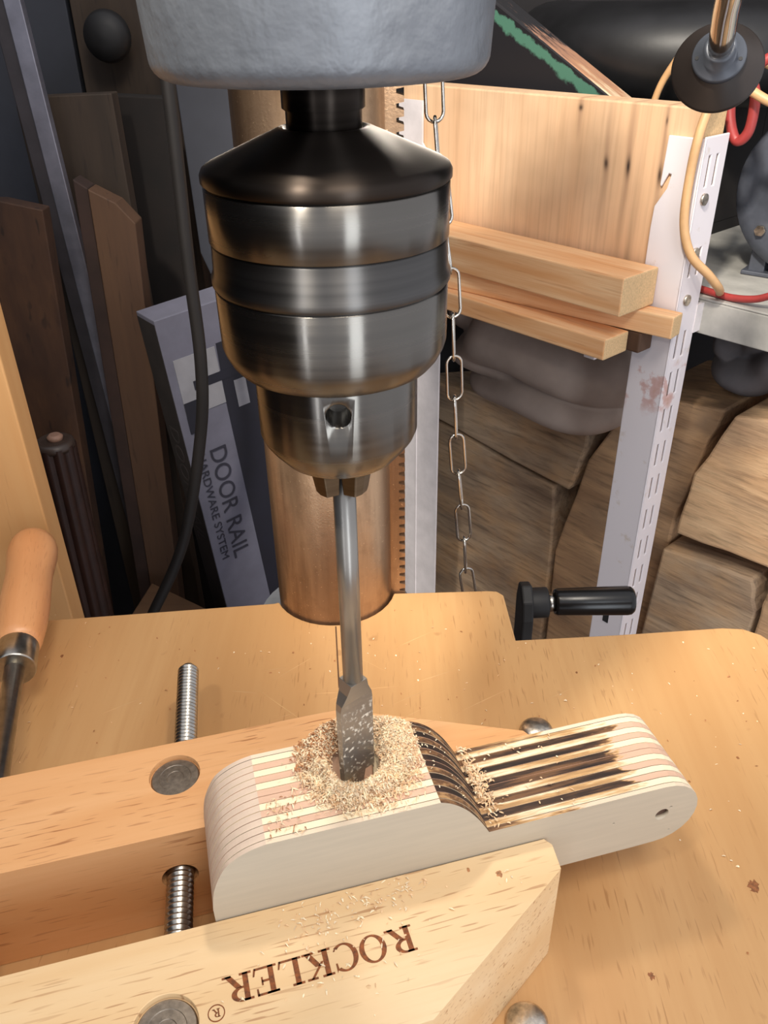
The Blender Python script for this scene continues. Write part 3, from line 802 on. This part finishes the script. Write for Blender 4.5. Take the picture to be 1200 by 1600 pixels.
# ================================================================ SHELVING on the right (frame: x to the right and nearer, y away, z up)
FR = (0.2581, 0.7053, 0.0)
FA = math.radians(-49)
def fr(x, y, z):
    v = Vector((x, y, 0)); v.rotate(Matrix.Rotation(FA, 3, 'Z'))
    return Vector((FR[0]+v.x, FR[1]+v.y, z))
sh = thing('shelf_frame', 'white slotted steel shelving behind the drill with a grey tray shelf', 'shelving', FR, FA)
ZB = -0.5595
T = 0.0022
# right upright: plain flange with a cut-away and a hook slot at its top, slotted flange going back
fl = [(0, ZB), (-0.038, ZB), (-0.038, 0.125), (-0.0372, 0.1425), (-0.0280, 0.158), (-0.0258, 0.1690), (-0.0282, 0.1695), (-0.0335, 0.1585), (-0.0348, 0.1600), (-0.0335, 0.1982), (0, 0.1982)]
up = MB().prism(fl, 0, T, 'y').box((-T, 0, ZB), (0, 0.036, 0.1995)).obj('upright', M_whitew, sh, bevel=0.0008)
cuts = MB()
z = 0.185
k = 0
while z > -0.50:
    if k not in (1, 3):
        for y0 in (0.009, 0.021):
            cuts.box((-0.01, y0, z-0.024), (0.01, y0+0.0034, z))
    z -= 0.037; k += 1
boolean(up, cuts)
for q in [(-0.0022, 0.0115, 0.1515), (-0.0022, 0.0130, 0.1075), (-0.0022, 0.0130, 0.067)]:
    MB().cyl((-0.0005, q[1], q[2]), (0.0022, q[1], q[2]), 0.0048, 20).obj('bolt', M_bolt, up)
MB().box((-0.024, -0.0006, -0.3), (-0.017, 0.0, -0.286)).obj('bolt', M_slot, up)
# left upright
fl = [(-0.354, ZB), (-0.289, ZB), (-0.289, 0.13), (-0.3205, 0.165), (-0.3205, 0.205), (-0.354, 0.205)]
up2 = MB().prism(fl, -0.001, -0.001+T, 'y').box((-0.3275, -0.0018, ZB), (-0.3262, -0.001, 0.16)).box((-0.356, -0.001, ZB), (-0.354, 0.036, 0.205)).obj('upright', M_white, sh)
for x in (-0.060, -0.320):
    MB().box((x, -0.044, 0.0130), (x+0.012, 0.035, 0.0222)).obj('bracket', M_white, sh, bevel=0.0008)
# tray shelf behind the uprights
dk = MB().box((-0.37, 0.0450, 0.0595), (0.34, 0.42, 0.0618)).box((-0.37, 0.0450, 0.029), (0.34, 0.0472, 0.0595)).obj('tray', M_greyst, sh, bevel=0.001)
MB().box((-0.003, 0.034, 0.032), (0.001, 0.047, 0.058)).obj('bracket', M_white, sh)
MB().box((-0.357, 0.034, 0.032), (-0.353, 0.047, 0.058)).obj('bracket', M_white, sh)
for x in (-0.356, 0.30):
    MB().box((x, 0.40, ZB), (x+0.035, 0.4022, 0.18)).box((x, 0.40, 0.03), (x+0.035, 0.42, 0.059)).obj('upright', M_white, sh)
MB().box((0.300, 0.048, ZB), (0.335, 0.0505, 0.0590)).obj('upright', M_white, sh)

def plankbox(name, label, cat, lo, hi, mats, group=None, rot=None, endfaces=True, bev=0.0015):
    """a sawn piece: box in the shelf frame, end-grain material on its x ends; origin at its base centre"""
    c = ((lo[0]+hi[0])/2, (lo[1]+hi[1])/2, lo[2])
    m = MB().box((lo[0]-c[0], lo[1]-c[1], 0), (hi[0]-c[0], hi[1]-c[1], hi[2]-lo[2]))
    if endfaces: m.m[3] = 1; m.m[5] = 1
    o = m.obj(name, mats, None, fr(*c), FA+(rot or 0), bev)
    return tag(o, label, cat, group)
plankbox('sawn_board', 'wide knotty board with upright dark streaks standing behind the white uprights', 'board', (-0.3535, 0.0030, 0.0225), (-0.0035, 0.0320, 0.2195), [M_board, M_endgr])
plankbox('timber_batten', 'uppermost planed timber on the bracket, thick with a squared end', 'timber', (-0.42, -0.0540, 0.0618), (-0.0215, -0.0030, 0.0950), [M_timber, M_endgr], 'planed timbers on the shelf bracket')
# second timber lies askew under the first
L2 = 0.44
m = MB().box((-L2, 0.0, 0), (0, 0.018, 0.0196)); m.m[3] = 1; m.m[5] = 1
o = m.obj('timber_batten', [M_timber, M_endgr], None, fr(0.010, -0.0195, 0.0416), FA+math.radians(7.5), 0.0012)
tag(o, 'slim planed timber poking out past the others across the white upright', 'timber', 'planed timbers on the shelf bracket')
plankbox('timber_batten', 'lowest front planed timber, nearest the chuck and cut shortest', 'timber', (-0.42, -0.0600, 0.0224), (-0.0280, -0.0250, 0.0414), [M_timber, M_endgr], 'planed timbers on the shelf bracket')
plankbox('timber_batten', 'shade-toned brown timber tucked behind the lowest front one', 'timber', (-0.42, -0.0235, 0.0224), (-0.0170, -0.0030, 0.0412), [M_plankd, M_plankd], 'planed timbers on the shelf bracket')  # dark plank wood paints in the shade behind the front timber

# ---- things on the tray
crate = thing('wooden_crate', 'dark crate hidden behind the streaked board on the tray shelf', 'crate', fr(-0.235, 0.24, 0.0620), FA)
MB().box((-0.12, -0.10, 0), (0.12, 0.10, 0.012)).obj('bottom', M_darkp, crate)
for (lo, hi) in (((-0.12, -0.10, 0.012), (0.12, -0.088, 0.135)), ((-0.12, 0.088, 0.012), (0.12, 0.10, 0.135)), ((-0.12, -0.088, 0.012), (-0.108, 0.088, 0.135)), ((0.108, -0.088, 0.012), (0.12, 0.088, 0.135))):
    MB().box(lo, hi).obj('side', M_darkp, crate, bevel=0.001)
N1, N2 = 64, 24
m = MB(); vs, fs = [], []
for i in range(N1):
    for k in range(N2):
        a, b2 = 2*PI*i/N1, 2*PI*k/N2
        rr = 0.150+0.050*math.cos(b2)
        vs.append((rr*math.cos(a), rr*math.sin(a), 0.046+0.046*math.sin(b2)))
        fs.append((i*N2+k, ((i+1) % N1)*N2+k, ((i+1) % N1)*N2+(k+1) % N2, i*N2+(k+1) % N2))
m.add(vs, fs, 0, True)
o = m.obj('tyre', M_rubber, None, fr(-0.200, 0.297, 0.1972), FA)
tag(o, 'fat black rubber tyre lying flat behind the streaked board', 'tyre')
# green-edged painted plank, leaning
gl_ = thing('painted_plank', 'black plank with a chipped green stripe and worn bare edge, leaning behind the board', 'plank', fr(-0.100, 0.062, 0.0622), FA)
def worn_edge():
    t = NT('worn_painted_edge'); v = t.mapping((0.15, 1, 1))
    n = t.noise(v, 120, 5, 0.7)
    x = t.sep(t.tc.outputs['Object'])[0]
    k = t.math('ADD', t.math('MULTIPLY', t.math('ADD', x, 0.30), 3.2), t.math('MULTIPLY', t.math('SUBTRACT', n, 0.5), 1.2))
    c = t.ramp(k, [(0.25, (32,31,34)), (0.36, (150,112,92)), (0.55, (178,132,100)), (0.8, (216,196,164))])
    return t.set(c, 0.7)
def green_stripe():
    t = NT('black_paint_green_stripe'); v = t.mapping((1,1,1))
    z = t.sep(t.tc.outputs['Object'])[2]
    n = t.noise(v, 60, 5, 0.7)
    k = t.math('ADD', z, t.math('MULTIPLY', t.math('SUBTRACT', n, 0.5), 0.018))
    f = t.ramp(t.math('MULTIPLY', k, 5.0), [(0.520, W0), (0.535, W1), (0.570, W1), (0.578, W0)])
    return t.set(t.mix(f, lin((33,32,36)), lin((78,122,104))), 0.5)
AN = math.radians(27)
MG = Matrix.Rotation(AN, 4, 'Y')
g_b = MB().box((-0.52, 0.0, 0.0), (0, 0.028, 0.120)); g_b.m[1] = 1
gp_ = g_b.obj('board', [green_stripe(), worn_edge()], gl_, bevel=0.002)
gp_.rotation_euler = (0, AN, 0)
# motor
mo = thing('electric_motor', 'round grey motor on the tray shelf at the right edge', 'motor', fr(0.038, 0.150, 0.0622), FA+math.radians(10))
MM = Matrix.Translation((0, 0, 0.080)) @ Matrix.Rotation(PI/2, 4, 'X')
MB().lathe([(0.0685, -0.10), (0.0700, -0.01), (0.0740, -0.008), (0.0740, 0.004), (0.0715, 0.010), (0.060, 0.0135), (0.030, 0.0150), (0.0280, 0.020), (0.012, 0.021), (0.010, 0.030), (0.0005, 0.031)], 64, 0, MM).obj('housing', M_motor, mo)
for a in (40, 130, 220, 310):
    A = math.radians(a)
    q = MM @ Vector((0.055*math.cos(A), 0.055*math.sin(A), 0.013))
    MB().cyl(q, q+Vector((0, -0.005, 0)), 0.005, 6).obj('bolt', M_bolt, mo)
MB().box((-0.055, -0.005, 0.0), (0.055, 0.10, 0.004)).box((-0.05, 0.0, 0.0), (-0.035, 0.09, 0.035)).box((0.035, 0.0, 0.0), (0.05, 0.09, 0.035)).obj('foot', M_motor, mo, bevel=0.001)
# cables
def cable(name, label, pts, rad, mat, group=None):
    base = fr(*pts[-1])
    m = MB().tube([fr(*q)-base for q in pts], rad, 10, 0, False, 8)
    o = m.obj(name, mat, None, base)
    return tag(o, label, 'cable', group)
cable('cream_cable', 'cream cable hanging down over the board end and the white upright', [(-0.045, 0.095, 0.222), (-0.024, 0.045, 0.250), (-0.004, 0.010, 0.235), (-0.003, -0.006, 0.205), (-0.0040, -0.0085, 0.170), (-0.002, -0.0085, 0.135), (0.006, -0.003, 0.110), (0.016, 0.014, 0.092), (0.019, 0.030, 0.078), (0.008, 0.056, 0.0660)], 0.0038, M_cream, 'cream cables on the shelving')
cable('cream_cable', 'cream cable looping out beside the black lamp shade', [(-0.085, 0.092, 0.222), (-0.066, 0.070, 0.236), (-0.064, 0.060, 0.250), (-0.052, 0.060, 0.264), (-0.026, 0.065, 0.258), (-0.005, 0.090, 0.245), (0.012, 0.12, 0.232), (0.030, 0.165, 0.2205)], 0.0040, M_cream, 'cream cables on the shelving')
cable('cream_cable', 'cream cable running off to the right above the motor', [(-0.012, 0.034, 0.2370), (0.006, 0.036, 0.232), (0.030, 0.040, 0.222), (0.060, 0.060, 0.215), (0.075, 0.12, 0.2130), (0.085, 0.18, 0.212)], 0.0036, M_cream, 'cream cables on the shelving')
cable('cream_cable', 'stub of cream cable poking up behind the worn plank edge', [(-0.120, 0.105, 0.1985), (-0.112, 0.105, 0.225), (-0.094, 0.106, 0.254), (-0.086, 0.107, 0.263)], 0.0032, M_cream, 'cream cables on the shelving')
cable('red_cable', 'red cable hanging in a tight loop right of the streaked board', [(-0.020, 0.075, 0.245), (-0.016, 0.056, 0.232), (-0.010, 0.050, 0.208), (-0.001, 0.050, 0.192), (0.008, 0.050, 0.200), (0.008, 0.050, 0.224), (0.000, 0.054, 0.240), (0.010, 0.060, 0.252), (0.035, 0.070, 0.250), (0.055, 0.13, 0.228), (0.058, 0.18, 0.2205)], 0.0042, M_red, 'red cables on the shelving')
cable('red_cable', 'red cable lying along the front of the tray shelf below the motor', [(-0.03, 0.060, 0.0652), (0.000, 0.054, 0.0654), (0.022, 0.052, 0.0654), (0.045, 0.050, 0.070), (0.070, 0.046, 0.082), (0.10, 0.047, 0.085), (0.14, 0.055, 0.0655)], 0.0032, M_red, 'red cables on the shelving')

# ---- grey sack hanging under the shelf, resting on the logs
def sack(name, label, cat, c, dims, mat, seed, folds):
    """a crumpled cloth bundle: swags of folds hanging between gathered corners"""
    NU, NV = 150, 100
    vs, fs = [], []
    def ridge(t): return abs(math.sin(t))**0.8
    for i in range(NV+1):
        th = PI*i/NV
        for k in range(NU):
            ph = 2*PI*k/NU
            sx = math.sin(th)
            x = math.copysign(abs(sx)**0.7*abs(math.cos(ph))**0.75, math.cos(ph))
            y = math.copysign(abs(sx)**0.7*abs(math.sin(ph))**0.75, math.sin(ph))
            z = math.copysign(abs(math.cos(th))**0.8, math.cos(th))
            d1 = math.hypot((x-0.25)*0.75, (z-1.35))
            d2 = math.hypot((x+1.15)*0.8, (z-0.6))
            wob = 0.55*math.sin(2.2*x+seed)+0.35*math.sin(3.1*z+1.7*x)
            sw = max(0.0, min(1.0, 0.5-1.1*(x+0.35)))          # left third hangs from its own corner
            f = (1-sw)*ridge(folds*d1+wob)+sw*ridge(folds*1.2*d2+0.8*wob+0.6)
            f += 0.22*math.sin(3*x+4*z+seed)
            vs.append((x*dims[0]*(0.93+0.07*f), y*dims[1]*(0.50+0.55*f), (z*dims[2]*(0.90+0.10*f))+dims[2]))
    for i in range(NV):
        for k in range(NU):
            fs.append((i*NU+k, (i+1)*NU+k, (i+1)*NU+(k+1) % NU, i*NU+(k+1) % NU))
    o = MB().add(vs, fs, 0, True).obj(name, mat, None, c, FA)
    return tag(o, label, cat)
sack('cloth_bundle', 'crumpled grey-brown cloth bundle stuffed under the timbers on top of the logs', 'cloth', fr(-0.216, 0.110, -0.148), (0.138, 0.075, 0.084), M_cloth, 2, 3.6)
sack('dark_rag', 'small blue-grey rag draped on the logs right of the white upright', 'cloth', fr(0.004, 0.165, -0.064), (0.040, 0.036, 0.045), M_cloth2, 5, 2.6)

# ---- split logs stacked under the shelf
def log(label, pts, y0, depth, mat, seed):
    rg = random.Random(seed)
    P = []
    n_ = len(pts)
    for i in range(n_):          # subdivide the outline a little and roughen it
        a_, b_ = pts[i], pts[(i+1) % n_]
        for k in range(3):
            t = k/3
            P.append((a_[0]+(b_[0]-a_[0])*t+(rg.uniform(-.0016, .0016) if k else 0), a_[1]+(b_[1]-a_[1])*t+(rg.uniform(-.0016, .0016) if k else 0)))
    zb = min(q[1] for q in P); xc = sum(q[0] for q in P)/len(P)
    m = MB().prism([(q[0]-xc, q[1]-zb) for q in P], 0, depth, 'y')
    o = m.obj('split_log', mat, None, fr(xc, y0, zb), FA, 0.003)
    return tag(o, label, 'log', 'split logs stacked under the shelf')
BZ = -0.5595
# everything is outlined where it stands; the lowest course sits on the bench
log('grey log block under the cloth bundle, behind the chain', [(-0.46, -0.168), (-0.151, -0.150), (-0.150, -0.172), (-0.168, -0.240), (-0.46, -0.219)], 0.115, 0.15, M_log[0], 1)
log('big left-hand log with bands of grey and tan, beside the pale upright', [(-0.46, -0.226), (-0.195, -0.247), (-0.188, -0.349), (-0.190, BZ), (-0.46, BZ)], 0.120, 0.15, M_log[0], 2)
log('tall curved log standing behind the slotted white upright', [(-0.095, -0.085), (0.008, -0.070), (-0.006, -0.130), (-0.022, -0.207), (-0.038, BZ), (-0.180, BZ), (-0.181, -0.34), (-0.148, -0.190)], 0.118, 0.15, M_log[2], 3)
log('bright tan log at the right edge, uppermost of the right-hand stack', [(0.028, -0.063), (0.115, -0.040), (0.140, -0.120), (0.120, -0.215), (0.085, -0.213), (-0.009, -0.220), (-0.002, -0.141)], 0.098, 0.15, M_log[1], 4)
log('grey log under the bright tan one with a dark gap between', [(-0.020, -0.246), (0.086, -0.234), (0.098, -0.270), (0.088, BZ), (-0.034, BZ)], 0.098, 0.15, M_log[0], 5)
log('tan log cut off by the right edge, below the bright one', [(0.104, -0.224), (0.20, -0.21), (0.22, BZ), (0.094, BZ), (0.104, -0.270)], 0.094, 0.15, M_log[2], 6)
lg = bpy.data.objects
# ---- lamp with a black flared shade at the upper right
lp = thing('work_lamp', 'black flared lamp shade on a chrome arm seen from behind, upper right', 'lamp', (0.182, 0.50, 0.266))
ax_ = Vector((-0.31, -0.83, 0.46)).normalized()
LM = ax_.to_track_quat('Z', 'Y').to_matrix().to_4x4()
MB().lathe([(0.0235, -0.0085), (0.0237, -0.0072), (0.0228, -0.0062), (0.0180, -0.0008), (0.0130, 0.0040), (0.0100, 0.007), (0.0095, 0.004), (0.0128, 0.002), (0.0175, -0.0020), (0.0220, -0.0075), (0.0235, -0.0085)], 64, 0, LM, cap=False).obj('shade', M_shade, lp)
M_collar = plain('collar_grey', (74,78,86), 0.4, 0.3, 0.1)
cl_ = MB().lathe([(0.0130, 0.0035), (0.0136, 0.0045), (0.0136, 0.0065), (0.0130, 0.0075), (0.0085, 0.0078), (0.0082, 0.0160), (0.0066, 0.0165)], 48, 0, LM).obj('collar', M_collar, lp)
for sx in (-1, 1):
    q = LM @ Vector((0.0108*sx, -0.0020, 0.0076))
    MB().cyl(q, q+ax_*0.0004, 0.0010, 12).obj('screw', M_slot, cl_)
apts = [ax_*0.012, ax_*0.05, ax_*0.09, ax_*0.12+Vector((-0.008, 0.004, 0.008)), Vector((-0.080, -0.100, 0.085)), Vector((-0.110, -0.102, 0.095)), Vector((-0.1372, -0.102, 0.098))]
MB().tube(apts, 0.0063, 24, 0, False, 8).obj('arm', M_chrome, lp)

# ================================================================ LEFT SIDE: boards leaning in the corner
def stand(name, label, cat, poly, y, t, mat, side=None, group=None, lean=0.0, bev=0.001):
    """upright piece given by its outline in (x, z) at distance y; stands on the bench"""
    xc = sum(q[0] for q in poly)/len(poly)
    zb = min(q[1] for q in poly)
    m = MB().prism([(q[0]-xc, q[1]-zb) for q in poly], 0, t, 'y')
    o = m.obj(name, mat, None, (xc, y, zb), 0, bev)
    return tag(o, label, cat, group)
BB = -0.5598
stand('pine_panel', 'pale pine panel standing upright at the left edge behind the clamp handle', 'panel', [(-0.52, BB), (-0.2058, BB), (-0.2082, 0.22), (-0.52, 0.22)], 0.432, 0.018, M_pine)
stand('brown_board', 'wide mottled reddish-brown board standing at the far left', 'board', [(-0.60, BB), (-0.328, BB), (-0.284, 0.148), (-0.318, 0.156), (-0.60, 0.158)], 0.735, 0.018, M_brown)
rl = thing('metal_rail', 'thin pale metal rail standing on end between the leaning boards', 'rail', (-0.298, 0.785, BB))
m = MB()
def rx(z, x): return x-(z-0.20)*0.044
m.prism([(rx(BB, -0.2935)+0.298, 0.0), (rx(BB, -0.2795)+0.298, 0.0), (rx(0.34, -0.2795)+0.298, 0.90), (rx(0.34, -0.2935)+0.298, 0.90)], 0, 0.010, 'y').obj('face', M_alu, rl, bevel=0.0008)
MB().prism([(rx(BB, -0.3060)+0.298, 0.0), (rx(BB, -0.2940)+0.298, 0.0), (rx(0.34, -0.2940)+0.298, 0.90), (rx(0.34, -0.3060)+0.298, 0.90)], 0.003, 0.012, 'y').obj('flange', M_dalu, rl, bevel=0.0008)
stand('tall_board', 'tall grey-brown board with a square top behind the metal rail', 'board', [(-0.310, BB), (-0.228, BB), (-0.232, 0.2285), (-0.296, 0.2270), (-0.318, 0.22)], 0.815, 0.020, M_grayb)
pl_ = thing('notched_plank', 'light brown plank with a slanted top standing right of the rail', 'plank', (-0.246, 0.757, -0.4198))
MB().prism([(-0.031, -0.14), (-0.0035, -0.14), (0.032, 0.5505), (0.018, 0.5680), (-0.004, 0.5800)], 0, 0.024, 'y').obj('face', M_plankd, pl_, bevel=0.001)
MB().prism([(-0.047, -0.14), (-0.0315, -0.14), (-0.0045, 0.5800), (-0.0160, 0.5880)], 0.002, 0.024, 'y').obj('edge', M_darkbr, pl_, bevel=0.001)
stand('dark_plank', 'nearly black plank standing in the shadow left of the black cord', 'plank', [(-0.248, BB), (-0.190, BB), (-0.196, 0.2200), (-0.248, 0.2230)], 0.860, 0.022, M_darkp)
stand('grey_panel', 'blue-grey sheet panel standing behind the column on the left', 'panel', [(-0.1880, 0.30), (-0.1840, 0.075), (-0.165, 0.020), (-0.160, BB), (-0.04, BB), (-0.04, 0.30)], 0.870, 0.012, M_greyp)
stand('wall_cabinet', 'dark slab standing against the back wall in the upper left corner', 'cabinet', [(-0.60, BB), (-0.300, BB), (-0.300, 0.40), (-0.60, 0.40)], 0.95, 0.10, M_greyp)
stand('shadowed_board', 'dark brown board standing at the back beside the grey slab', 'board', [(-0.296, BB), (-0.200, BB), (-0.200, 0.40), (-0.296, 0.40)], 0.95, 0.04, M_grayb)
kb = thing('round_knob', 'round black knob fixed high on the dark board at the back left', 'knob', (-0.258, 0.949, 0.268))
MB().lathe([(0.012, 0.0), (0.012, 0.012), (0.020, 0.016), (0.023, 0.024), (0.020, 0.033), (0.010, 0.037), (0.001, 0.038)], 32, 0, Matrix.Rotation(PI/2, 4, 'X')).obj('cap', M_blackm, kb)
# ribbed dark post: bundle of mouldings
bu = thing('ribbed_post', 'dark ribbed post with a broken top standing against the brown board', 'post', (-0.291, 0.640, BB), 0)
prof = []
NB = 90
for k in range(NB):
    a = 2*PI*k/NB
    rr = 0.0150+0.0026*abs(math.sin(a*4.5))
    prof.append((rr*math.cos(a), rr*math.sin(a)))
PT = -0.0245-BB
mp = MB()
mp.add([(x*1.0-0.030*0, y, 0) for x, y in prof]+[(x+0.0090, y, PT) for x, y in prof], [tuple(range(NB))[::-1], tuple(range(NB, 2*NB))]+[(k, (k+1) % NB, NB+(k+1) % NB, NB+k) for k in range(NB)])
mp.obj('shaft', plain('dark_stained', (44,26,21), 0.45, 0, 0.2), bu)
TOPM = Matrix.Translation((0.0090, 0, PT))
MB().lathe([(0.0165, -0.004), (0.0172, -0.001), (0.0165, 0.002), (0.0130, 0.0045), (0.0105, 0.003)], 40, 0, TOPM).obj('rim', plain('dark_rim', (60,48,42), 0.4), bu)
MB().lathe([(0.0060, 0.002), (0.0068, 0.006), (0.0045, 0.008)], 16, 0, TOPM @ Matrix.Translation((0.001, 0.002, 0))).obj('core', plain('core_pink', (150,116,98), 0.6), bu)
# black cord
m = MB().tube([Vector(q)-Vector((-0.2, 0.66, BB)) for q in [(-0.146, 0.66, 0.36), (-0.147, 0.66, 0.239), (-0.149, 0.655, 0.128), (-0.149, 0.65, 0.043), (-0.158, 0.648, -0.025), (-0.186, 0.64, -0.128), (-0.225, 0.630, -0.205), (-0.240, 0.622, -0.229), (-0.254, 0.610, -0.2390)]], 0.0052, 12, 0, False, 10)
tag(m.obj('power_cord', M_cord, None, (-0.2, 0.66, BB)), 'thick black cord hanging down in front of the carton and the boards', 'cord')
# block lying on the bench
oc = MB().prism([(-0.256, 0.735), (-0.160, 0.668), (-0.140, 0.600), (-0.264, 0.57), (-0.268, 0.66)], 0, 0.315)
oc.v = [(x+0.235, y-0.64, z) for x, y, z in oc.v]
tag(oc.obj('wood_block', M_bench, None, (-0.235, 0.64, BB), 0, 0.0015), 'brown block of wood standing on the bench at the foot of the carton', 'block')

# ---- the carton
bx = thing('carton', 'tall white and navy carton with printed lettering standing left of the column', 'carton', (-0.161, 0.719, -0.4193), math.radians(38))
bx.rotation_euler = (0, math.radians(-5.0), math.radians(38))
BH = 0.485
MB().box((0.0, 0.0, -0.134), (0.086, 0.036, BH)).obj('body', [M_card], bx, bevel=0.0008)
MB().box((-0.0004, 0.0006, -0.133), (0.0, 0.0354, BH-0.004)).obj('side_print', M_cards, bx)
def printq(name, x0, z0, x1, z1, mat, lift=0.0004):
    MB().box((x0, -lift, z0), (x1, 0.0, z1)).obj(name, mat, bx)
MB().prism([(0.0555, -0.133), (0.0855, -0.133), (0.0855, 0.447), (0.052, 0.447), (0.050, 0.385)], -0.0004, 0.0, 'y').obj('navy_band', M_navy, bx)
printq('printed_panel', 0.008, 0.388, 0.050, 0.445, M_cardw, 0.0005)
printq('printed_bar', 0.022, 0.411, 0.0855, 0.420, M_navy, 0.0008)
printq('printed_bar', 0.008, 0.370, 0.021, 0.402, M_navy, 0.0008)
printq('printed_panel', 0.0620, 0.378, 0.0745, 0.406, M_cardw, 0.0007)
def text(body, size, x, z, mat, name, sx=1.0, side=False):
    cu = bpy.data.curves.new(name, 'FONT'); cu.body = body; cu.size = size; cu.extrude = 0.0001
    to = bpy.data.objects.new('tmp', cu); COL.objects.link(to)
    bpy.context.view_layer.update()
    dg = bpy.context.evaluated_depsgraph_get()
    me = bpy.data.meshes.new_from_object(to.evaluated_get(dg))
    bpy.data.objects.remove(to)
    M = Matrix.Rotation(PI/2, 4, 'X') @ Matrix.Rotation(-PI/2, 4, 'Z') @ Matrix.Diagonal((sx, 1, 1, 1))
    M = (Matrix.Translation((-0.0006, 0.036-x, z)) @ Matrix.Rotation(-PI/2, 4, 'Z') if side else Matrix.Translation((x, -0.0007, z))) @ M
    me.transform(M)
    me.materials.clear(); me.materials.append(mat)
    o = bpy.data.objects.new(name, me); COL.objects.link(o); o.parent = bx
    return o
text('DOOR RAIL', 0.0255, 0.0222, 0.348, M_inkg, 'lettering')
text('HARDWARE SYSTEM', 0.0118, 0.0085, 0.347, M_inkg, 'lettering', 1.18)
text('DOOR RAIL', 0.026, 0.009, 0.375, plain('side_ink', (50,44,44), 0.8), 'lettering', 1.0, True)
